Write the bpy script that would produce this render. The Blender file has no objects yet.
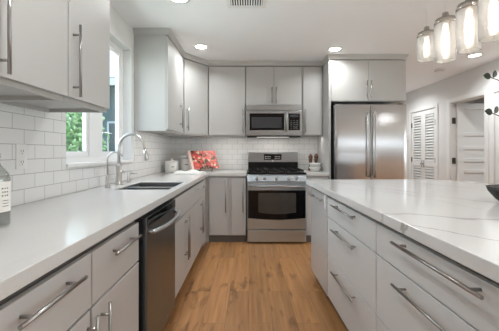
import bpy, bmesh, math, random
from mathutils import Matrix, Vector
random.seed(7)
S = bpy.context.scene
COL = S.collection
R = math.radians

# ------------------------------------------------------------------ camera, world, lights, exposure
cam = bpy.data.cameras.new('camera')
cam.sensor_width = 36.0
cam.lens = 295.0 / 499.0 * 36.0
cam.shift_x = 0.5 / 499.0
cam.shift_y = -14.0 / 499.0
cam.clip_start = 0.02
co = bpy.data.objects.new('camera', cam)
COL.objects.link(co)
co.location = (0, 0, 1.185)
co.rotation_euler = (R(90), 0, 0)
S.camera = co

S.view_settings.view_transform = 'Standard'
S.view_settings.look = 'None'
S.view_settings.gamma = 1.0
S.view_settings.use_curve_mapping = False
S.view_settings.exposure = 0.74

w = bpy.data.worlds.new('sky')
S.world = w
w.use_nodes = True
nt = w.node_tree
nt.nodes.clear()
wo = nt.nodes.new('ShaderNodeOutputWorld')
wb = nt.nodes.new('ShaderNodeBackground')
wr = nt.nodes.new('ShaderNodeValToRGB')
wt = nt.nodes.new('ShaderNodeTexCoord')
wm = nt.nodes.new('ShaderNodeSeparateXYZ')
wr.color_ramp.elements[0].position = 0.0
wr.color_ramp.elements[0].color = (0.86, 0.92, 1.0, 1)
wr.color_ramp.elements[1].position = 0.7
wr.color_ramp.elements[1].color = (0.26, 0.48, 0.92, 1)
nt.links.new(wt.outputs['Generated'], wm.inputs[0])
nt.links.new(wm.outputs['Z'], wr.inputs[0])
nt.links.new(wr.outputs[0], wb.inputs[0])
nt.links.new(wb.outputs[0], wo.inputs[0])
wb.inputs[1].default_value = 1.3


def area(name, loc, size, energy, rot=(0, 0, 0), color=(1, 1, 1), shape='DISK', size_y=None, spread=180):
    l = bpy.data.lights.new(name, 'AREA')
    l.shape = shape
    l.size = size
    if size_y:
        l.size_y = size_y
    l.energy = energy
    l.color = color
    l.spread = R(spread)
    o = bpy.data.objects.new(name, l)
    COL.objects.link(o)
    o.location = loc
    o.rotation_euler = rot
    return o


sun = bpy.data.lights.new('sun', 'SUN')  # sun added to brighten the foliage outside
sun.energy = 2.6
sun.angle = R(1.0)
so = bpy.data.objects.new('sun', sun)
COL.objects.link(so)
so.rotation_euler = Vector((-0.42, 0.30, -0.86)).to_track_quat('-Z', 'Y').to_euler()

CEIL = 2.44
RECESSED = [(-0.574, 3.526), (1.05, 3.61), (-0.57, 2.41), (2.94, 3.84),
            (-0.30, 0.9), (1.05, 0.6), (-0.30, -1.1), (1.3, -1.3), (2.75, 1.6), (2.75, -0.6), (2.75, 5.7), (4.5, 4.1)]  # this row: unseen lights added to brighten the rooms
for i, (x, y) in enumerate(RECESSED):
    area('recessed_lamp', (x, y, CEIL - 0.012), 0.13, 7.0 if x > 2.6 and y > 3 else (3.7, 3.7, 2.9)[i] if i < 3 else 4.0, color=(0.955, 0.99, 1.0), spread=150)
# daylight at the kitchen window; unseen back and patio lamps added to brighten the room
area('window_daylight', (-1.42, 2.42, 1.70), 0.95, 10, rot=(0, R(-90), 0), color=(0.86, 0.93, 1.0), shape='RECTANGLE', size_y=0.95, spread=125)
area('added_back_light', (4.55, -3.95, 1.74), 3.4, 11, rot=(R(90), 0, 0), color=(0.93, 0.96, 1.0), shape='RECTANGLE', size_y=0.36)
area('added_patio_light', (6.44, 0.0, 1.15), 2.1, 54, rot=(0, R(90), 0), color=(0.97, 0.985, 1.0), shape='RECTANGLE', size_y=5.0)


# ------------------------------------------------------------------ materials
def new_mat(name):
    m = bpy.data.materials.new(name)
    m.use_nodes = True
    nt = m.node_tree
    b = nt.nodes['Principled BSDF']
    return m, nt, b


def N(nt, t, **kw):
    n = nt.nodes.new(t)
    for k, v in kw.items():
        setattr(n, k, v)
    return n


def P(name, color, rough=0.5, metal=0.0, noise=0.03, nscale=6.0, spec=0.5, bump=0.0, bscale=200.0, stretch=None, coat=0.0):
    """plain surface with a little procedural colour variation and optional fine bump"""
    m, nt, b = new_mat(name)
    tc = N(nt, 'ShaderNodeTexCoord')
    nz = N(nt, 'ShaderNodeTexNoise')
    nz.inputs['Scale'].default_value = nscale
    nt.links.new(tc.outputs['Object'], nz.inputs['Vector'])
    mx = N(nt, 'ShaderNodeMix', data_type='RGBA')
    c = Vector(color)
    mx.inputs[6].default_value = (*[max(0, v * (1 - noise)) for v in c], 1)
    mx.inputs[7].default_value = (*[min(1, v * (1 + noise)) for v in c], 1)
    nt.links.new(nz.outputs['Fac'], mx.inputs[0])
    nt.links.new(mx.outputs[2], b.inputs['Base Color'])
    b.inputs['Roughness'].default_value = rough
    b.inputs['Metallic'].default_value = metal
    b.inputs['Specular IOR Level'].default_value = spec
    if coat:
        b.inputs['Coat Weight'].default_value = coat
        b.inputs['Coat Roughness'].default_value = 0.1
    if bump:
        n2 = N(nt, 'ShaderNodeTexNoise')
        n2.inputs['Scale'].default_value = bscale
        if stretch:
            mp = N(nt, 'ShaderNodeMapping')
            mp.inputs['Scale'].default_value = stretch
            nt.links.new(tc.outputs['Object'], mp.inputs['Vector'])
            nt.links.new(mp.outputs[0], n2.inputs['Vector'])
        else:
            nt.links.new(tc.outputs['Object'], n2.inputs['Vector'])
        bp = N(nt, 'ShaderNodeBump')
        bp.inputs['Strength'].default_value = bump
        bp.inputs['Distance'].default_value = 0.002
        nt.links.new(n2.outputs['Fac'], bp.inputs['Height'])
        nt.links.new(bp.outputs[0], b.inputs['Normal'])
    return m


def emit(name, color, strength):
    m, nt, b = new_mat(name)
    b.inputs['Base Color'].default_value = (*color, 1)
    b.inputs['Emission Color'].default_value = (*color, 1)
    b.inputs['Emission Strength'].default_value = strength
    return m


def thin_glass(name, tint=(0.95, 0.98, 0.97), refl=0.06):
    m, nt, b = new_mat(name)
    nt.nodes.remove(b)
    out = [n for n in nt.nodes if n.type == 'OUTPUT_MATERIAL'][0]
    t = N(nt, 'ShaderNodeBsdfTransparent')
    t.inputs[0].default_value = (*tint, 1)
    g = N(nt, 'ShaderNodeBsdfGlossy')
    g.inputs['Roughness'].default_value = 0.02
    lw = N(nt, 'ShaderNodeLayerWeight')
    lw.inputs[0].default_value = 0.35
    ml = N(nt, 'ShaderNodeMath', operation='MULTIPLY_ADD')
    ml.inputs[1].default_value = 0.16
    ml.inputs[2].default_value = refl * 0.5
    mx = N(nt, 'ShaderNodeMixShader')
    nt.links.new(lw.outputs['Facing'], ml.inputs[0])
    nt.links.new(ml.outputs[0], mx.inputs[0])
    nt.links.new(t.outputs[0], mx.inputs[1])
    nt.links.new(g.outputs[0], mx.inputs[2])
    nt.links.new(mx.outputs[0], out.inputs[0])
    return m


def tile_mat(name, axis, shift=0.0):
    """3x6 white subway tile in running bond; axis = which object axis runs along the wall"""
    m, nt, b = new_mat(name)
    tc = N(nt, 'ShaderNodeTexCoord')
    sp = N(nt, 'ShaderNodeSeparateXYZ')
    cb = N(nt, 'ShaderNodeCombineXYZ')
    nt.links.new(tc.outputs['Object'], sp.inputs[0])
    ad = N(nt, 'ShaderNodeMath', operation='ADD')
    ad.inputs[1].default_value = shift
    nt.links.new(sp.outputs[axis], ad.inputs[0])
    az = N(nt, 'ShaderNodeMath', operation='ADD')
    az.inputs[1].default_value = -0.912 + 0.0775 * 20
    nt.links.new(sp.outputs['Z'], az.inputs[0])
    nt.links.new(ad.outputs[0], cb.inputs[0])
    nt.links.new(az.outputs[0], cb.inputs[1])
    br = N(nt, 'ShaderNodeTexBrick')
    br.offset = 0.5
    br.inputs['Color1'].default_value = (0.80, 0.795, 0.785, 1)
    br.inputs['Color2'].default_value = (0.77, 0.765, 0.755, 1)
    br.inputs['Mortar'].default_value = (0.36, 0.34, 0.32, 1)
    br.inputs['Scale'].default_value = 1.0
    br.inputs['Mortar Size'].default_value = 0.0016
    br.inputs['Mortar Smooth'].default_value = 0.15
    br.inputs['Brick Width'].default_value = 0.155
    br.inputs['Row Height'].default_value = 0.0775
    nt.links.new(cb.outputs[0], br.inputs['Vector'])
    nt.links.new(br.outputs['Color'], b.inputs['Base Color'])
    mr = N(nt, 'ShaderNodeMapRange')
    mr.inputs['To Min'].default_value = 0.22
    mr.inputs['To Max'].default_value = 0.85
    nt.links.new(br.outputs['Fac'], mr.inputs[0])
    nt.links.new(mr.outputs[0], b.inputs['Roughness'])
    nz = N(nt, 'ShaderNodeTexNoise')
    nz.inputs['Scale'].default_value = 9.0
    nt.links.new(tc.outputs['Object'], nz.inputs['Vector'])
    mm = N(nt, 'ShaderNodeMath', operation='MULTIPLY_ADD')
    mm.inputs[1].default_value = -1.0
    nt.links.new(br.outputs['Fac'], mm.inputs[0])
    nt.links.new(nz.outputs['Fac'], mm.inputs[2])
    bp = N(nt, 'ShaderNodeBump')
    bp.inputs['Strength'].default_value = 0.35
    bp.inputs['Distance'].default_value = 0.002
    nt.links.new(mm.outputs[0], bp.inputs['Height'])
    nt.links.new(bp.outputs[0], b.inputs['Normal'])
    return m


def floor_mat():
    m, nt, b = new_mat('oak_planks')
    tc = N(nt, 'ShaderNodeTexCoord')
    sp = N(nt, 'ShaderNodeSeparateXYZ')
    nt.links.new(tc.outputs['Object'], sp.inputs[0])
    cb = N(nt, 'ShaderNodeCombineXYZ')
    nt.links.new(sp.outputs['Y'], cb.inputs[0])
    nt.links.new(sp.outputs['X'], cb.inputs[1])
    br = N(nt, 'ShaderNodeTexBrick')
    br.offset = 0.37
    br.offset_frequency = 2
    br.inputs['Color1'].default_value = (0, 0, 0, 1)
    br.inputs['Color2'].default_value = (1, 1, 1, 1)
    br.inputs['Mortar'].default_value = (0.2, 0.2, 0.2, 1)
    br.inputs['Scale'].default_value = 1.0
    br.inputs['Mortar Size'].default_value = 0.0010
    br.inputs['Brick Width'].default_value = 1.25
    br.inputs['Row Height'].default_value = 0.165
    nt.links.new(cb.outputs[0], br.inputs['Vector'])
    # per plank offset of the grain
    of = N(nt, 'ShaderNodeVectorMath', operation='MULTIPLY_ADD')
    of.inputs[1].default_value = (7.3, 3.1, 5.7)
    nt.links.new(br.outputs['Color'], of.inputs[0])
    nt.links.new(tc.outputs['Object'], of.inputs[2])
    mp = N(nt, 'ShaderNodeMapping')
    mp.inputs['Scale'].default_value = (26.0, 1.4, 1.0)
    nt.links.new(of.outputs[0], mp.inputs['Vector'])
    g = N(nt, 'ShaderNodeTexNoise')
    g.inputs['Scale'].default_value = 1.0
    g.inputs['Detail'].default_value = 6.0
    g.inputs['Roughness'].default_value = 0.65
    nt.links.new(mp.outputs[0], g.inputs['Vector'])
    mp2 = N(nt, 'ShaderNodeMapping')
    mp2.inputs['Scale'].default_value = (11.0, 3.2, 1.0)
    nt.links.new(of.outputs[0], mp2.inputs['Vector'])
    k = N(nt, 'ShaderNodeTexNoise')
    k.inputs['Scale'].default_value = 1.0
    k.inputs['Detail'].default_value = 3.0
    nt.links.new(mp2.outputs[0], k.inputs['Vector'])
    r1 = N(nt, 'ShaderNodeValToRGB')
    e = r1.color_ramp.elements
    e[0].position = 0.22
    e[0].color = (0.30, 0.135, 0.046, 1)
    e[1].position = 0.70
    e[1].color = (0.57, 0.295, 0.118, 1)
    nt.links.new(g.outputs['Fac'], r1.inputs[0])
    r2 = N(nt, 'ShaderNodeValToRGB')
    e = r2.color_ramp.elements
    e[0].position = 0.25
    e[0].color = (0.36, 0.30, 0.26, 1)
    e[1].position = 0.42
    e[1].color = (1, 1, 1, 1)
    nt.links.new(k.outputs['Fac'], r2.inputs[0])
    mu = N(nt, 'ShaderNodeMix', data_type='RGBA', blend_type='MULTIPLY')
    mu.inputs[0].default_value = 1.0
    nt.links.new(r1.outputs[0], mu.inputs[6])
    nt.links.new(r2.outputs[0], mu.inputs[7])
    r3 = N(nt, 'ShaderNodeValToRGB')
    e = r3.color_ramp.elements
    e[0].position = 0.0
    e[0].color = (0.80, 0.78, 0.76, 1)
    e[1].position = 1.0
    e[1].color = (1.08, 1.04, 1.0, 1)
    nt.links.new(br.outputs['Color'], r3.inputs[0])
    mv = N(nt, 'ShaderNodeMix', data_type='RGBA', blend_type='MULTIPLY')
    mv.inputs[0].default_value = 1.0
    nt.links.new(mu.outputs[2], mv.inputs[6])
    nt.links.new(r3.outputs[0], mv.inputs[7])
    mo = N(nt, 'ShaderNodeMix', data_type='RGBA')
    mo.inputs[7].default_value = (0.10, 0.055, 0.028, 1)
    ms = N(nt, 'ShaderNodeMath', operation='MULTIPLY')
    ms.inputs[1].default_value = 0.75
    nt.links.new(br.outputs['Fac'], ms.inputs[0])
    nt.links.new(ms.outputs[0], mo.inputs[0])
    nt.links.new(mv.outputs[2], mo.inputs[6])
    nt.links.new(mo.outputs[2], b.inputs['Base Color'])
    b.inputs['Roughness'].default_value = 0.42
    bp = N(nt, 'ShaderNodeBump')
    bp.inputs['Strength'].default_value = 0.12
    bp.inputs['Distance'].default_value = 0.002
    nt.links.new(g.outputs['Fac'], bp.inputs['Height'])
    nt.links.new(bp.outputs[0], b.inputs['Normal'])
    return m


def marble_mat(name, base, vein, scale, width, amount, rough):
    m, nt, b = new_mat(name)
    tc = N(nt, 'ShaderNodeTexCoord')
    mp = N(nt, 'ShaderNodeMapping')
    mp.inputs['Rotation'].default_value = (0, 0, R(35))
    mp.inputs['Scale'].default_value = (1.0, 0.45, 1.0)
    nt.links.new(tc.outputs['Object'], mp.inputs['Vector'])
    nz = N(nt, 'ShaderNodeTexNoise')
    nz.inputs['Scale'].default_value = scale
    nz.inputs['Detail'].default_value = 5.0
    nz.inputs['Roughness'].default_value = 0.5
    nz.inputs['Distortion'].default_value = 0.6
    nt.links.new(mp.outputs[0], nz.inputs['Vector'])
    s = N(nt, 'ShaderNodeMath', operation='SUBTRACT')
    s.inputs[1].default_value = 0.5
    nt.links.new(nz.outputs['Fac'], s.inputs[0])
    a = N(nt, 'ShaderNodeMath', operation='ABSOLUTE')
    nt.links.new(s.outputs[0], a.inputs[0])
    mr = N(nt, 'ShaderNodeMapRange')
    mr.inputs['From Min'].default_value = 0.0
    mr.inputs['From Max'].default_value = width
    mr.inputs['To Min'].default_value = amount
    mr.inputs['To Max'].default_value = 0.0
    nt.links.new(a.outputs[0], mr.inputs[0])
    n2 = N(nt, 'ShaderNodeTexNoise')
    n2.inputs['Scale'].default_value = 1.7
    nt.links.new(tc.outputs['Object'], n2.inputs['Vector'])
    rr = N(nt, 'ShaderNodeMapRange')
    rr.inputs['From Min'].default_value = 0.42
    rr.inputs['From Max'].default_value = 0.62
    nt.links.new(n2.outputs['Fac'], rr.inputs[0])
    mu = N(nt, 'ShaderNodeMath', operation='MULTIPLY')
    nt.links.new(mr.outputs[0], mu.inputs[0])
    nt.links.new(rr.outputs[0], mu.inputs[1])
    mx = N(nt, 'ShaderNodeMix', data_type='RGBA')
    mx.inputs[6].default_value = (*base, 1)
    mx.inputs[7].default_value = (*vein, 1)
    nt.links.new(mu.outputs[0], mx.inputs[0])
    n3 = N(nt, 'ShaderNodeTexNoise')
    n3.inputs['Scale'].default_value = 420.0
    nt.links.new(tc.outputs['Object'], n3.inputs['Vector'])
    r4 = N(nt, 'ShaderNodeValToRGB')
    r4.color_ramp.elements[0].position = 0.35
    r4.color_ramp.elements[0].color = (0.93, 0.93, 0.93, 1)
    r4.color_ramp.elements[1].position = 0.6
    r4.color_ramp.elements[1].color = (1, 1, 1, 1)
    nt.links.new(n3.outputs['Fac'], r4.inputs[0])
    m2 = N(nt, 'ShaderNodeMix', data_type='RGBA', blend_type='MULTIPLY')
    m2.inputs[0].default_value = 1.0
    nt.links.new(mx.outputs[2], m2.inputs[6])
    nt.links.new(r4.outputs[0], m2.inputs[7])
    nt.links.new(m2.outputs[2], b.inputs['Base Color'])
    b.inputs['Roughness'].default_value = rough
    return m


def steel_mat(name, color, rough, vertical=True, wave=0.25):
    m, nt, b = new_mat(name)
    tc = N(nt, 'ShaderNodeTexCoord')
    mp = N(nt, 'ShaderNodeMapping')
    mp.inputs['Scale'].default_value = (3, 3, 900) if not vertical else (900, 900, 3)
    nt.links.new(tc.outputs['Object'], mp.inputs['Vector'])
    nz = N(nt, 'ShaderNodeTexNoise')
    nz.inputs['Scale'].default_value = 1.0
    nz.inputs['Detail'].default_value = 2.0
    nt.links.new(mp.outputs[0], nz.inputs['Vector'])
    mr = N(nt, 'ShaderNodeMapRange')
    mr.inputs['To Min'].default_value = rough * 0.8
    mr.inputs['To Max'].default_value = rough * 1.25
    nt.links.new(nz.outputs['Fac'], mr.inputs[0])
    nt.links.new(mr.outputs[0], b.inputs['Roughness'])
    n2 = N(nt, 'ShaderNodeTexNoise')
    n2.inputs['Scale'].default_value = 2.2
    nt.links.new(tc.outputs['Object'], n2.inputs['Vector'])
    bp = N(nt, 'ShaderNodeBump')
    bp.inputs['Strength'].default_value = wave
    bp.inputs['Distance'].default_value = 0.01
    nt.links.new(n2.outputs['Fac'], bp.inputs['Height'])
    nt.links.new(bp.outputs[0], b.inputs['Normal'])
    b.inputs['Base Color'].default_value = (*color, 1)
    b.inputs['Metallic'].default_value = 1.0
    return m


def flower_mat():
    m, nt, b = new_mat('floral_print')
    tc = N(nt, 'ShaderNodeTexCoord')
    nz = N(nt, 'ShaderNodeTexNoise')
    nz.inputs['Scale'].default_value = 18
    nt.links.new(tc.outputs['Object'], nz.inputs['Vector'])
    ad = N(nt, 'ShaderNodeVectorMath', operation='MULTIPLY_ADD')
    ad.inputs[1].default_value = (0.05, 0.05, 0.05)
    nt.links.new(nz.outputs['Color'], ad.inputs[0])
    nt.links.new(tc.outputs['Object'], ad.inputs[2])
    v = N(nt, 'ShaderNodeTexVoronoi')
    v.inputs['Scale'].default_value = 30.0
    nt.links.new(ad.outputs[0], v.inputs['Vector'])
    sp = N(nt, 'ShaderNodeSeparateColor')
    nt.links.new(v.outputs['Color'], sp.inputs[0])
    r = N(nt, 'ShaderNodeValToRGB')
    r.color_ramp.interpolation = 'CONSTANT'
    e = r.color_ramp.elements
    e[0].position = 0.0
    e[0].color = (0.06, 0.065, 0.03, 1)
    e[1].position = 0.14
    e[1].color = (0.68, 0.10, 0.085, 1)
    for p, c in ((0.36, (0.74, 0.17, 0.13, 1)), (0.62, (0.62, 0.065, 0.06, 1)), (0.76, (0.82, 0.46, 0.38, 1)), (0.90, (0.16, 0.15, 0.07, 1)), (0.95, (0.85, 0.72, 0.60, 1))):
        q = e.new(p)
        q.color = c
    nt.links.new(sp.outputs[0], r.inputs[0])
    rd = N(nt, 'ShaderNodeValToRGB')
    rd.color_ramp.elements[0].position = 0.0
    rd.color_ramp.elements[0].color = (1.15, 1.1, 1.05, 1)
    rd.color_ramp.elements[1].position = 0.75
    rd.color_ramp.elements[1].color = (0.62, 0.5, 0.45, 1)
    nt.links.new(v.outputs['Distance'], rd.inputs[0])
    mu = N(nt, 'ShaderNodeMix', data_type='RGBA', blend_type='MULTIPLY')
    mu.inputs[0].default_value = 1.0
    nt.links.new(r.outputs[0], mu.inputs[6])
    nt.links.new(rd.outputs[0], mu.inputs[7])
    nt.links.new(mu.outputs[2], b.inputs['Base Color'])
    b.inputs['Roughness'].default_value = 0.35
    return m


def shade_glass():
    m, nt, b = new_mat('crackle_glass')
    tc = N(nt, 'ShaderNodeTexCoord')
    v = N(nt, 'ShaderNodeTexVoronoi')
    v.inputs['Scale'].default_value = 75
    nt.links.new(tc.outputs['Object'], v.inputs['Vector'])
    bp = N(nt, 'ShaderNodeBump')
    bp.inputs['Strength'].default_value = 0.6
    bp.inputs['Distance'].default_value = 0.003
    nt.links.new(v.outputs['Distance'], bp.inputs['Height'])
    nt.links.new(bp.outputs[0], b.inputs['Normal'])
    b.inputs['Base Color'].default_value = (0.97, 0.96, 0.95, 1)
    b.inputs['Roughness'].default_value = 0.22
    b.inputs['Transmission Weight'].default_value = 0.6
    b.inputs['IOR'].default_value = 1.3
    return m


def veined_top():
    """white quartz with a few long warm-grey veins, each a wandering line on the slab"""
    m, nt, b = new_mat('veined_quartz')
    tc = N(nt, 'ShaderNodeTexCoord')
    n1 = N(nt, 'ShaderNodeTexNoise')
    n1.inputs['Scale'].default_value = 3.2
    n1.inputs['Detail'].default_value = 6.0
    n1.inputs['Roughness'].default_value = 0.6
    nt.links.new(tc.outputs['Object'], n1.inputs['Vector'])
    wv = N(nt, 'ShaderNodeVectorMath', operation='MULTIPLY_ADD')
    wv.inputs[1].default_value = (0.22, 0.22, 0)
    nt.links.new(n1.outputs['Color'], wv.inputs[0])
    nt.links.new(tc.outputs['Object'], wv.inputs[2])
    nb = N(nt, 'ShaderNodeTexNoise')
    nb.inputs['Scale'].default_value = 2.6
    nb.inputs['Detail'].default_value = 3.0
    nt.links.new(tc.outputs['Object'], nb.inputs['Vector'])
    acc = None
    for px, py, dx, dy, wd, amt in ((1.72, 0.03, 0.80, 0.60, 0.009, 0.75), (0.58, 0.38, 0.89, 0.45, 0.010, 0.6), (0.34, 0.92, 0.92, 0.39, 0.009, 0.6),
                                    (1.52, 0.03, 0.25, 0.97, 0.022, 0.55), (1.2, 0.70, 0.70, 0.71, 0.007, 0.4), (0.2, 0.25, 0.97, 0.2, 0.007, 0.4)):
        d = N(nt, 'ShaderNodeVectorMath', operation='DOT_PRODUCT')
        nx, ny = -dy, dx
        d.inputs[1].default_value = (nx, ny, 0)
        nt.links.new(wv.outputs[0], d.inputs[0])
        c = N(nt, 'ShaderNodeMath', operation='SUBTRACT')
        c.inputs[1].default_value = (px + 0.11) * nx + (py + 0.11) * ny
        nt.links.new(d.outputs['Value'], c.inputs[0])
        ab = N(nt, 'ShaderNodeMath', operation='ABSOLUTE')
        nt.links.new(c.outputs[0], ab.inputs[0])
        mr = N(nt, 'ShaderNodeMapRange')
        mr.interpolation_type = 'SMOOTHSTEP'
        mr.inputs['From Max'].default_value = wd
        mr.inputs['To Min'].default_value = amt
        mr.inputs['To Max'].default_value = 0.0
        nt.links.new(ab.outputs[0], mr.inputs[0])
        if acc is None:
            acc = mr
        else:
            mx = N(nt, 'ShaderNodeMath', operation='MAXIMUM')
            nt.links.new(acc.outputs[0], mx.inputs[0])
            nt.links.new(mr.outputs[0], mx.inputs[1])
            acc = mx
    fd = N(nt, 'ShaderNodeMapRange')
    fd.inputs['From Min'].default_value = 0.34
    fd.inputs['From Max'].default_value = 0.58
    fd.inputs['To Min'].default_value = 0.25
    nt.links.new(nb.outputs['Fac'], fd.inputs[0])
    mu = N(nt, 'ShaderNodeMath', operation='MULTIPLY')
    nt.links.new(acc.outputs[0], mu.inputs[0])
    nt.links.new(fd.outputs[0], mu.inputs[1])
    cl = N(nt, 'ShaderNodeMix', data_type='RGBA')
    cl.inputs[6].default_value = (0.70, 0.695, 0.685, 1)
    cl.inputs[7].default_value = (0.64, 0.63, 0.615, 1)
    nt.links.new(nb.outputs['Fac'], cl.inputs[0])
    fin = N(nt, 'ShaderNodeMix', data_type='RGBA')
    fin.inputs[7].default_value = (0.26, 0.245, 0.22, 1)
    nt.links.new(mu.outputs[0], fin.inputs[0])
    nt.links.new(cl.outputs[2], fin.inputs[6])
    nt.links.new(fin.outputs[2], b.inputs['Base Color'])
    b.inputs['Roughness'].default_value = 0.14
    return m


M = {
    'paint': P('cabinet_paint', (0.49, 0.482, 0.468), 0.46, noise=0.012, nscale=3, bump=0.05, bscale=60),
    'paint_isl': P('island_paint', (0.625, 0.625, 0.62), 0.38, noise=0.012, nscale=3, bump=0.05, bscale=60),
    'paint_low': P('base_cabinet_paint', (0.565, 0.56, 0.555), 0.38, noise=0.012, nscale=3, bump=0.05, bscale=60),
    'recess': P('dark_strip_gap_shade', (0.10, 0.093, 0.086), 0.6, noise=0.02),  # real dark strip under the island top; other gaps get painted shade
    'key': P('grey_keys', (0.16, 0.16, 0.16), 0.4, noise=0.05),
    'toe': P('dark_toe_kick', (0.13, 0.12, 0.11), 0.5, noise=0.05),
    'wall': P('wall_paint', (0.76, 0.755, 0.745), 0.75, noise=0.01, bump=0.06, bscale=120),
    'ceiling': P('ceiling_paint', (0.91, 0.915, 0.92), 0.9, noise=0.01, bump=0.1, bscale=90),
    'white': P('white_trim_paint', (0.82, 0.815, 0.80), 0.4, noise=0.01),
    'vinyl': P('white_vinyl', (0.86, 0.86, 0.86), 0.35, noise=0.01),
    'tile_y': tile_mat('subway_tile', 'Y', 0.09),
    'tile_x': tile_mat('subway_tile_back', 'X', 0.02),
    'floor': floor_mat(),
    'quartz': marble_mat('white_quartz', (0.655, 0.65, 0.635), (0.58, 0.565, 0.54), 1.0, 0.012, 0.3, 0.16),
    'marble': veined_top(),
    'nickel': steel_mat('brushed_nickel', (0.38, 0.37, 0.36), 0.3, wave=0.0),
    'steel': steel_mat('stainless_steel', (0.43, 0.44, 0.45), 0.32, vertical=False),
    'steel_v': steel_mat('fridge_steel', (0.51, 0.52, 0.535), 0.22, vertical=False),
    'steel_dark': steel_mat('black_stainless', (0.19, 0.21, 0.232), 0.30, vertical=False),
    'range_steel': steel_mat('range_steel', (0.53, 0.59, 0.65), 0.36, vertical=False),
    'faucet': steel_mat('faucet_nickel', (0.56, 0.55, 0.53), 0.28, wave=0.0),
    'cap': steel_mat('polished_nickel', (0.62, 0.58, 0.54), 0.16, wave=0.0),
    'sink': steel_mat('sink_steel', (0.31, 0.315, 0.32), 0.36),
    'black': P('black_enamel', (0.008, 0.008, 0.008), 0.3, noise=0.1, spec=0.3),
    'black_glass': P('black_glass', (0.004, 0.004, 0.005), 0.08, noise=0.1, spec=0.35),
    'oven_window': P('oven_window_glass', (0.06, 0.055, 0.05), 0.12, noise=0.3, nscale=9, spec=0.35),
    'mw_window': P('microwave_screen', (0.045, 0.047, 0.052), 0.14, noise=0.2),
    'iron': P('cast_iron', (0.010, 0.010, 0.010), 0.6, noise=0.2, spec=0.3, bump=0.3, bscale=200),
    'rubber': P('dark_gap', (0.02, 0.02, 0.02), 0.8, noise=0.1),
    'plastic': P('white_plastic', (0.80, 0.79, 0.77), 0.35, noise=0.01),
    'slot': P('outlet_slot', (0.22, 0.21, 0.20), 0.6, noise=0.05),
    'ceramic': P('white_ceramic', (0.78, 0.77, 0.74), 0.22, noise=0.02),
    'cream': P('cream_ceramic', (0.76, 0.755, 0.72), 0.3, noise=0.03, nscale=20),
    'lid': P('glass_lid', (0.60, 0.60, 0.59), 0.2, noise=0.03),
    'ink': P('dark_ink', (0.10, 0.09, 0.08), 0.6, noise=0.05),
    'paper': P('paper', (0.80, 0.78, 0.74), 0.7, noise=0.03, nscale=50),
    'pink': P('pale_book_edge', (0.76, 0.60, 0.54), 0.6, noise=0.05, nscale=50),
    'floral': flower_mat(),
    'linen': P('white_linen', (0.80, 0.79, 0.77), 0.85, noise=0.03, nscale=60, bump=0.3, bscale=500),
    'wood': P('walnut_wood', (0.11, 0.045, 0.02), 0.4, noise=0.35, nscale=40),
    'basket': P('black_weave', (0.012, 0.011, 0.011), 0.4, noise=0.3, nscale=80, bump=0.8, bscale=120),
    'leaf': P('dark_leaf', (0.016, 0.03, 0.016), 0.45, noise=0.3, nscale=30),
    'stem': P('brown_stem', (0.07, 0.055, 0.035), 0.6, noise=0.2),
    'soil': P('dark_soil', (0.03, 0.022, 0.016), 0.9, noise=0.4, nscale=60),
    'pane': thin_glass('window_glass'),
    'bottle': thin_glass('bottle_glass', (0.88, 0.89, 0.88), 0.2),
    'liquid': thin_glass('clear_grey_soap', (0.86, 0.86, 0.845), 0.1),
    'shade': shade_glass(),
    'bulb': emit('warm_bulb', (1.0, 0.90, 0.76), 2.4),
    'strip': emit('added_strip_glow', (1.0, 0.96, 0.90), 0.8),  # glow of the added under-cabinet and cooktop lights
    'downlight': emit('downlight_lens', (1.0, 0.95, 0.88), 9.0),
    'cord': P('white_cord', (0.85, 0.85, 0.84), 0.5, noise=0.01),
    'hinge': P('bronze_hinge', (0.09, 0.075, 0.06), 0.4, metal=0.8, noise=0.1),
    'foliage': P('bright_foliage', (0.42, 0.62, 0.30), 0.6, noise=0.55, nscale=5),
    'foliage_pale': P('pale_foliage', (0.66, 0.80, 0.58), 0.6, noise=0.4, nscale=5),
    'bark': P('bark', (0.12, 0.08, 0.05), 0.9, noise=0.3),
    'siding': P('teal_grey_siding', (0.15, 0.20, 0.205), 0.7, noise=0.06, nscale=3, bump=0.6, bscale=8, stretch=(0.01, 0.01, 1)),
    'fascia': P('white_fascia', (0.78, 0.80, 0.80), 0.6, noise=0.02),
    'shingle': P('grey_shingle', (0.25, 0.26, 0.27), 0.9, noise=0.2, nscale=30),
    'house_pane': P('house_window', (0.08, 0.11, 0.12), 0.1, noise=0.1),
    'grass': P('lawn', (0.16, 0.30, 0.08), 0.9, noise=0.4, nscale=20),
    'gloss_panel': P('glossy_grey_panel', (0.53, 0.53, 0.525), 0.13, noise=0.012, nscale=3),
}


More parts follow.
